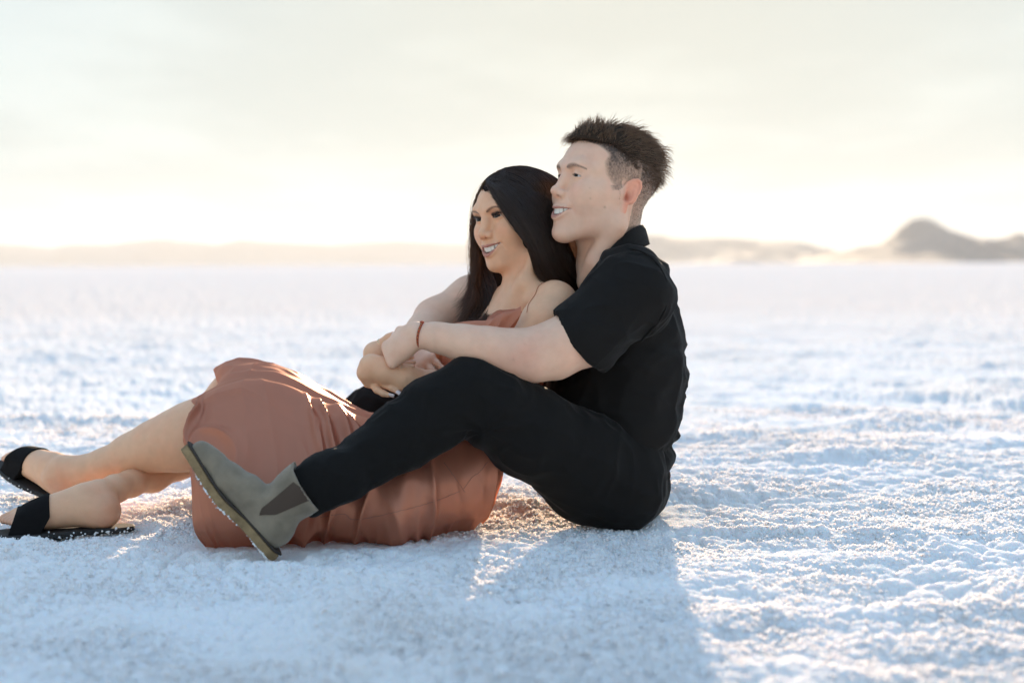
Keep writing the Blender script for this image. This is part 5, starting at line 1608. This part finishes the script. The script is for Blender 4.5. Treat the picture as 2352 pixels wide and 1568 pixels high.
# turn the fabric into a thin double layer
th = 0.0016
Gi = G - Nn * th
V = np.concatenate([G.reshape(-1, 3), Gi.reshape(-1, 3)])
ii = np.arange(NU - 1)[:, None] * NV; jj = np.arange(NV - 1)[None, :]
Fq = np.stack([ii + jj, ii + jj + 1, ii + NV + jj + 1, ii + NV + jj], -1).reshape(-1, 4)
o_ = NU * NV
hem = np.array([(j, j + o_, j + 1 + o_, j + 1) for j in range(NV - 1)])
skirtV, skirtF = V, np.concatenate([Fq, Fq[:, ::-1] + o_, hem])
# hem stitching: a doubled edge
# bodice
BD = Shape()
BD.ops = [o for o in WB.ops if o[3] == 'u']
lo = np.array((P(1030, 900, 0)[0], -0.24, P(1100, 1200, -0.1)[2])); hi = np.array((P(1300, 900, 0)[0], 0.26, P(1100, 690, 0)[2]))
T2 = Shape()
p, r = C3((1195, 722, 0.045, 62), (1178, 775, 0.04, 79), (1152, 840, 0.03, 76), (1108, 920, 0.02, 67), (1066, 1000, 0.0, 77), (1038, 1090, -0.03, 93))
T2.chain(p, [q + 0.004 for q in r], k=0.03, sq=(SHX, 1.35))
for (a, b_, c) in ((1155, 800, -0.06), (1115, 800, 0.09)):
    T2.ell(P(a, b_, c), (0.063, 0.063, 0.060), k=0.03)
# neckline: plane falling from the strap points to a draped dip
sA = P(1196, 706, -0.125); sB = P(1075, 730, 0.17); dip = P(1085, 742, -0.02); bk = P(1230, 760, 0.1)
e1 = sB - sA; e2 = dip - sA; nn_ = np.cross(e1, e2); nn_ /= np.linalg.norm(nn_)
if nn_[2] < 0: nn_ = -nn_
T2.func(lambda q: -((q - sA) @ nn_) , lo, hi + 0.05, k=0.004, mode='s')
V2, F2 = T2.mesh(0.0036)
N2 = vnormals(V2, F2)
V2 = folds(V2, N2, [((0.5, -0.86, 0), 0.20, 0.03, 0.007, 81), ((0.3, 0, 1), 0.08, 0.03, 0.004, 82)])
V, F = join([(skirtV, skirtF), (V2, F2)])
dress = add_mesh('dress', V, F, satin, woman)
# draped front edge (cowl) above the man's forearm
crow = [
 [(1196, 704, -0.150), (1160, 722, -0.150), (1125, 735, -0.125), (1085, 738, -0.07), (1055, 745, 0.02), (1038, 755, 0.10)],
 [(1196, 708, -0.152), (1160, 728, -0.160), (1122, 742, -0.140), (1080, 745, -0.085), (1050, 752, 0.01), (1030, 765, 0.10)],
 [(1185, 740, -0.150), (1150, 765, -0.160), (1115, 775, -0.145), (1075, 775, -0.095), (1045, 780, 0.0), (1025, 790, 0.10)],
 [(1165, 780, -0.145), (1135, 810, -0.155), (1105, 820, -0.14), (1068, 820, -0.10), (1040, 825, 0.0), (1020, 830, 0.10)],
 [(1130, 850, -0.13), (1110, 870, -0.14), (1085, 880, -0.13), (1055, 880, -0.09), (1030, 880, 0.0), (1015, 880, 0.09)],
 [(1100, 930, -0.13), (1080, 940, -0.135), (1055, 945, -0.125), (1035, 945, -0.08), (1015, 945, 0.0), (1005, 945, 0.09)],
]
G2 = grid_surface(crow, 120, 160)
du = np.gradient(G2, axis=0); dv_ = np.gradient(G2, axis=1); Nc = np.cross(du, dv_); Nc /= np.maximum(np.linalg.norm(Nc, axis=2, keepdims=True), 1e-9)
if np.median(Nc[..., 1]) > 0: Nc = -Nc
u2 = np.linspace(0, 1, 120)[:, None] * np.ones(160); v2 = np.linspace(0, 1, 160)[None, :] * np.ones((120, 1))
n_ = vnoise(np.stack([u2 * 1.2, v2 * 6 - 3 * u2, u2 * 0], -1), 91)
G2 = G2 + Nc * (0.007 * np.clip(u2 * 9, 0.15, 1) * (1 - np.abs(2 * n_ - 1)) ** 2.0)[..., None]
V = np.concatenate([G2.reshape(-1, 3), (G2 - Nc * 0.0015).reshape(-1, 3)])
ii = np.arange(119)[:, None] * 160; jj = np.arange(159)[None, :]
Fq = np.stack([ii + jj, ii + jj + 1, ii + 161 + jj, ii + 160 + jj], -1).reshape(-1, 4)
hem = np.array([(j, j + 19200, j + 1 + 19200, j + 1) for j in range(159)])
add_mesh('cowl_neck', V, np.concatenate([Fq, Fq[:, ::-1] + 19200, hem]), satin, dress)
# shoulder strap
st_ = catmull([P(1194, 706, -0.150), P(1212, 690, -0.12), P(1240, 668, -0.085), P(1258, 656, -0.05), P(1270, 668, 0.0)], 40)
st_ = snap(st_, WB, 0.0006)
V, F = tubes(st_[None], np.full((1, 40), 0.0006), 6); add_mesh('shoulder_strap', V, F, satin, dress)
# raised seams on the skirt
def on_skirt(pts):
    c = catmull(pts, 60); gp = proj(G.reshape(-1, 3)); front = (vv.reshape(-1) < 0.5)
    out = []
    Gf = G.reshape(-1, 3); Nf = Nn.reshape(-1, 3)
    for x, y in c:
        d = np.hypot(gp[:, 0] - x, gp[:, 1] - y) + np.where(front, 0, 1e4)
        k = np.argpartition(d, 4)[:4]; w = 1 / (d[k] + 0.3)
        out.append((Gf[k] * w[:, None]).sum(0) / w.sum() + Nf[k].mean(0) * 0.0005)
    return np.array(out)
seam_m = plain_mat('seam_thread', (0.36, 0.14, 0.09), 0.7)
for pts in ([(735, 1187), (790, 1180), (810, 1192), (860, 1186), (930, 1170), (1000, 1150), (1055, 1128)], [(1120, 1060), (1100, 1085), (1085, 1095), (1065, 1122)], [(1020, 1062), (1040, 1090), (1068, 1130)]):
    c = on_skirt([np.array(q, float) for q in pts]); 
    V, F = tubes(c[None], np.full((1, 60), 0.0005), 5); add_mesh('seam', V, F, seam_m, dress)

# ---- woman's hair
hair_w = strand_mat('near_black_hair', None, 0.36)
HW = Shape()
HW.ell((-0.9, 0, 4.7), (9.55, 7.75, 7.75), fr=FW)
HW.ell((2.0, 0, 4.6), (7.0, 7.1, 6.9), k=1.0, fr=FW)
# window for the face
HW.func(lambda q: np.maximum(4.6 - 0.10 * (q[..., 2] - 4) - 0.42 * np.clip(q[..., 2] - 4, 0, 20) * 0 - q[..., 0] + 3.4 * np.clip((np.abs(q[..., 1]) - 2.2) / 5, -0.4, 1) * -1.0 + 0.62 * np.clip(q[..., 2] - 5.5, -3, 9), q[..., 2] - 12.2), (-1, -9, -9), (13, 9, 12.4), k=0.4, mode='s', fr=FW)
p, r = C3((1185, 470, 0.04, 70), (1232, 545, 0.03, 48), (1268, 605, 0.03, 42), (1296, 650, 0.04, 36), (1325, 690, 0.05, 30)); HW.chain(p, r, k=0.03)
p, r = C3((1250, 470, 0.10, 55), (1275, 560, 0.12, 55), (1290, 640, 0.12, 50)); HW.chain(p, r, k=0.03)
# far side fall
p, r = C3((1130, 470, 0.20, 22), (1120, 560, 0.20, 26), (1118, 640, 0.19, 30), (1120, 690, 0.15, 36), (1112, 730, 0.10, 26), (1080, 745, 0.06, 16)); HW.chain(p, r, k=0.03)
p, r = C3((1150, 640, 0.16, 36), (1140, 700, 0.11, 34)); HW.chain(p, r, k=0.03)
V, F = HW.mesh(0.003)
HWV = V.copy()
q = FW.to(V)
hairw = add_mesh('hair', V, F, plain_mat('dark_undercoat', (0.010, 0.007, 0.006), 0.9, spec=0.08), woman, colors=np.tile(np.array((0.014, 0.009, 0.007)), (len(V), 1)))
rng = np.random.default_rng(21)
def sheet(guides, n, M, rad, jit, colr, taper=True, lift=0.0):
    """strands between neighbouring guide curves, each guide a list of (px,py,Y)"""
    Gd = np.array([catmull([P(*q) for q in g], M) for g in guides])
    s_ = rng.uniform(0, len(guides) - 1, n); i = np.minimum(s_.astype(int), len(guides) - 2); f = (s_ - i)[:, None, None]
    gi = catmull_rows(Gd, s_)
    t = np.linspace(0, 1, M)[None, :, None]
    off = rng.normal(size=(n, 1, 3)) * jit * (0.25 + 0.75 * t) + rng.normal(size=(n, 1, 3)) * jit * 0.8 * np.sin(t * 6 + rng.uniform(0, 6, (n, 1, 1)))
    C = gi + off
    if n > 1000:
        for _ in range(4):
            e = 0.002; d = HW.at(C); g = np.stack([HW.at(C + np.eye(3)[i] * e) - HW.at(C - np.eye(3)[i] * e) for i in range(3)], -1)
            g /= np.maximum(np.linalg.norm(g, axis=-1, keepdims=True), 1e-6)
            C = C + g * np.clip(0.0010 - d + 0.0014 * rng.random(d.shape[:1])[:, None], 0, 0.03)[..., None]
    end = rng.uniform(0.82, 1.0, n)
    tt = np.linspace(0, 1, M)[None, :] * end[:, None] * (M - 1)
    a = np.minimum(tt.astype(int), M - 2); w = (tt - a)[..., None]
    C = np.take_along_axis(C, a[..., None].repeat(3, 2), 1) * (1 - w) + np.take_along_axis(C, (a + 1)[..., None].repeat(3, 2), 1) * w
    rr = rng.uniform(0.7, 1.3, (n, 1)) * rad * (np.clip((1 - np.linspace(0, 1, M)) * 6, 0.2, 1)[None, :] if taper else np.ones((1, M)))
    cc = np.asarray(colr) * rng.uniform(0.5, 1.9, (n, 1))
    return C, rr, cc
def catmull_rows(Gd, s_):
    m_ = len(Gd); i = np.minimum(s_.astype(int), m_ - 2); f = (s_ - i)[:, None, None]
    p1 = Gd[i]; p2 = Gd[i + 1]; p0 = np.where((i > 0)[:, None, None], Gd[np.maximum(i - 1, 0)], 2 * p1 - p2); p3 = np.where((i < m_ - 2)[:, None, None], Gd[np.minimum(i + 2, m_ - 1)], 2 * p2 - p1)
    return 0.5 * ((2 * p1) + (-p0 + p2) * f + (2 * p0 - 5 * p1 + 4 * p2 - p3) * f ** 2 + (-p0 + 3 * p1 - 3 * p2 + p3) * f ** 3)
near_g = [
 [(1122, 427, 0.010), (1142, 462, -0.020), (1162, 498, -0.036), (1186, 530, -0.048), (1205, 552, -0.050), (1220, 580, -0.044), (1228, 615, -0.035), (1242, 642, -0.035), (1275, 660, -0.03), (1325, 700, 0.0)],
 [(1122, 424, 0.015), (1150, 452, -0.025), (1180, 492, -0.048), (1208, 535, -0.058), (1226, 565, -0.058), (1240, 600, -0.050), (1252, 630, -0.045), (1275, 650, -0.040), (1300, 665, -0.03), (1330, 700, 0.0)],
 [(1122, 420, 0.020), (1158, 436, -0.022), (1196, 476, -0.050), (1225, 525, -0.062), (1243, 565, -0.060), (1256, 600, -0.052), (1270, 630, -0.045), (1290, 650, -0.035), (1310, 670, -0.02), (1335, 700, 0.01)],
 [(1122, 416, 0.030), (1165, 418, 0.0), (1212, 452, -0.035), (1245, 510, -0.045), (1262, 560, -0.045), (1275, 600, -0.04), (1290, 630, -0.03), (1305, 650, -0.02), (1320, 670, 0.0), (1335, 700, 0.02)],
 [(1125, 412, 0.050), (1168, 402, 0.035), (1222, 425, 0.005), (1258, 480, -0.005), (1275, 540, -0.010), (1290, 590, -0.010), (1305, 630, 0.0), (1315, 650, 0.01), (1325, 670, 0.02), (1340, 700, 0.03)],
 [(1130, 408, 0.075), (1170, 390, 0.07), (1220, 395, 0.06), (1262, 432, 0.05), (1282, 490, 0.04), (1298, 560, 0.04), (1312, 610, 0.04), (1320, 650, 0.05), (1330, 670, 0.05), (1340, 700, 0.05)],
 [(1135, 406, 0.10), (1172, 388, 0.11), (1220, 388, 0.11), (1260, 415, 0.11), (1285, 470, 0.11), (1300, 540, 0.11), (1312, 610, 0.11), (1320, 650, 0.11), (1330, 670, 0.11), (1340, 700, 0.11)],
]
sets = [sheet(near_g, 3900, 11, 0.0006, 0.0022, (0.026, 0.016, 0.0115))]
# strands past the outline, back-lit
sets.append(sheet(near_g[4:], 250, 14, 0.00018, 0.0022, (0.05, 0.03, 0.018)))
far_g = [
 [(1120, 427, 0.030), (1108, 445, 0.06), (1097, 475, 0.10), (1090, 520, 0.12), (1089, 580, 0.13), (1092, 640, 0.12), (1098, 690, 0.09), (1090, 730, 0.04), (1050, 748, -0.01)],
 [(1118, 424, 0.045), (1104, 442, 0.08), (1092, 472, 0.12), (1086, 520, 0.14), (1087, 590, 0.145), (1095, 650, 0.12), (1110, 700, 0.08), (1100, 738, 0.03), (1060, 750, -0.01)],
 [(1120, 420, 0.06), (1106, 436, 0.10), (1095, 470, 0.14), (1092, 530, 0.155), (1100, 600, 0.15), (1115, 660, 0.11), (1128, 700, 0.06), (1118, 735, 0.0), (1075, 752, -0.04)],
 [(1125, 415, 0.08), (1112, 432, 0.13), (1102, 470, 0.16), (1104, 540, 0.17), (1118, 610, 0.15), (1140, 665, 0.10), (1148, 700, 0.05), (1135, 730, 0.0), (1095, 745, -0.05)],
]
sets.append(sheet(far_g, 1200, 12, 0.0006, 0.0025, (0.028, 0.017, 0.012)))
# crown: strands combed over the scalp from the parting
def comb(n, M, step):
    vv_ = HWV[FW.to(HWV)[:, 2] > 3.0]; p_ = vv_[rng.integers(0, len(vv_), n)]
    q = FW.to(p_); p_ = p_[(q[:, 0] < 8.5)]; n = len(p_); out = []
    for i in range(M):
        e = 0.002; d = HW.at(p_); g = np.stack([HW.at(p_ + np.eye(3)[k] * e) - HW.at(p_ - np.eye(3)[k] * e) for k in range(3)], -1)
        g /= np.maximum(np.linalg.norm(g, axis=-1, keepdims=True), 1e-6)
        p_ = p_ + g * (0.0013 - d)[:, None]; out.append(p_.copy())
        q = FW.to(p_)
        f = np.stack([-0.45 - 0 * q[:, 0], np.sign(q[:, 1] + 0.5) * 0.8, -0.75 - 0 * q[:, 0]], 1) @ FW.R.T
        f = f - (f * g).sum(1, keepdims=True) * g; f /= np.maximum(np.linalg.norm(f, axis=1, keepdims=True), 1e-6)
        p_ = p_ + f * step
    C = np.stack(out, 1) + rng.normal(size=(n, 1, 3)) * 0.0005
    return C, np.full((n, M), 0.0005) * np.clip((1 - np.linspace(0, 1, M)) * 5, 0.3, 1), np.array((0.026, 0.016, 0.0115)) * rng.uniform(0.5, 1.9, (n, 1))
sets.append(comb(2400, 8, 0.009))
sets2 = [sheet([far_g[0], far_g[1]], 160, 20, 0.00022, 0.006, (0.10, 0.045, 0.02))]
# flyaway ends by the far arm
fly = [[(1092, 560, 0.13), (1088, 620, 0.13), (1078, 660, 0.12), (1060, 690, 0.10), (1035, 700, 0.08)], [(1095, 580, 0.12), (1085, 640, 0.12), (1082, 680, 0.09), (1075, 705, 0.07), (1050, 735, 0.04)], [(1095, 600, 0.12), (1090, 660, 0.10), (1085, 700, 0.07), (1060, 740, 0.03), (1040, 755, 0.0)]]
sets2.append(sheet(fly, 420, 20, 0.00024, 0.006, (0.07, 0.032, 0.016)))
front = [[(1098, 480, 0.055), (1092, 560, 0.075), (1100, 640, 0.06), (1112, 690, 0.03), (1118, 712, 0.02)], [(1104, 500, 0.09), (1100, 580, 0.085), (1112, 650, 0.06), (1122, 695, 0.03), (1128, 715, 0.02)]]
for grp in (sets, sets2):
    for C, rr, cc in grp:
        V, F = tubes(C, rr); o_ = add_mesh('hair_strands', V, F, hair_w, hairw, colors=np.repeat(cc, C.shape[1] * 3, axis=0)); o_['kind'] = 'stuff'
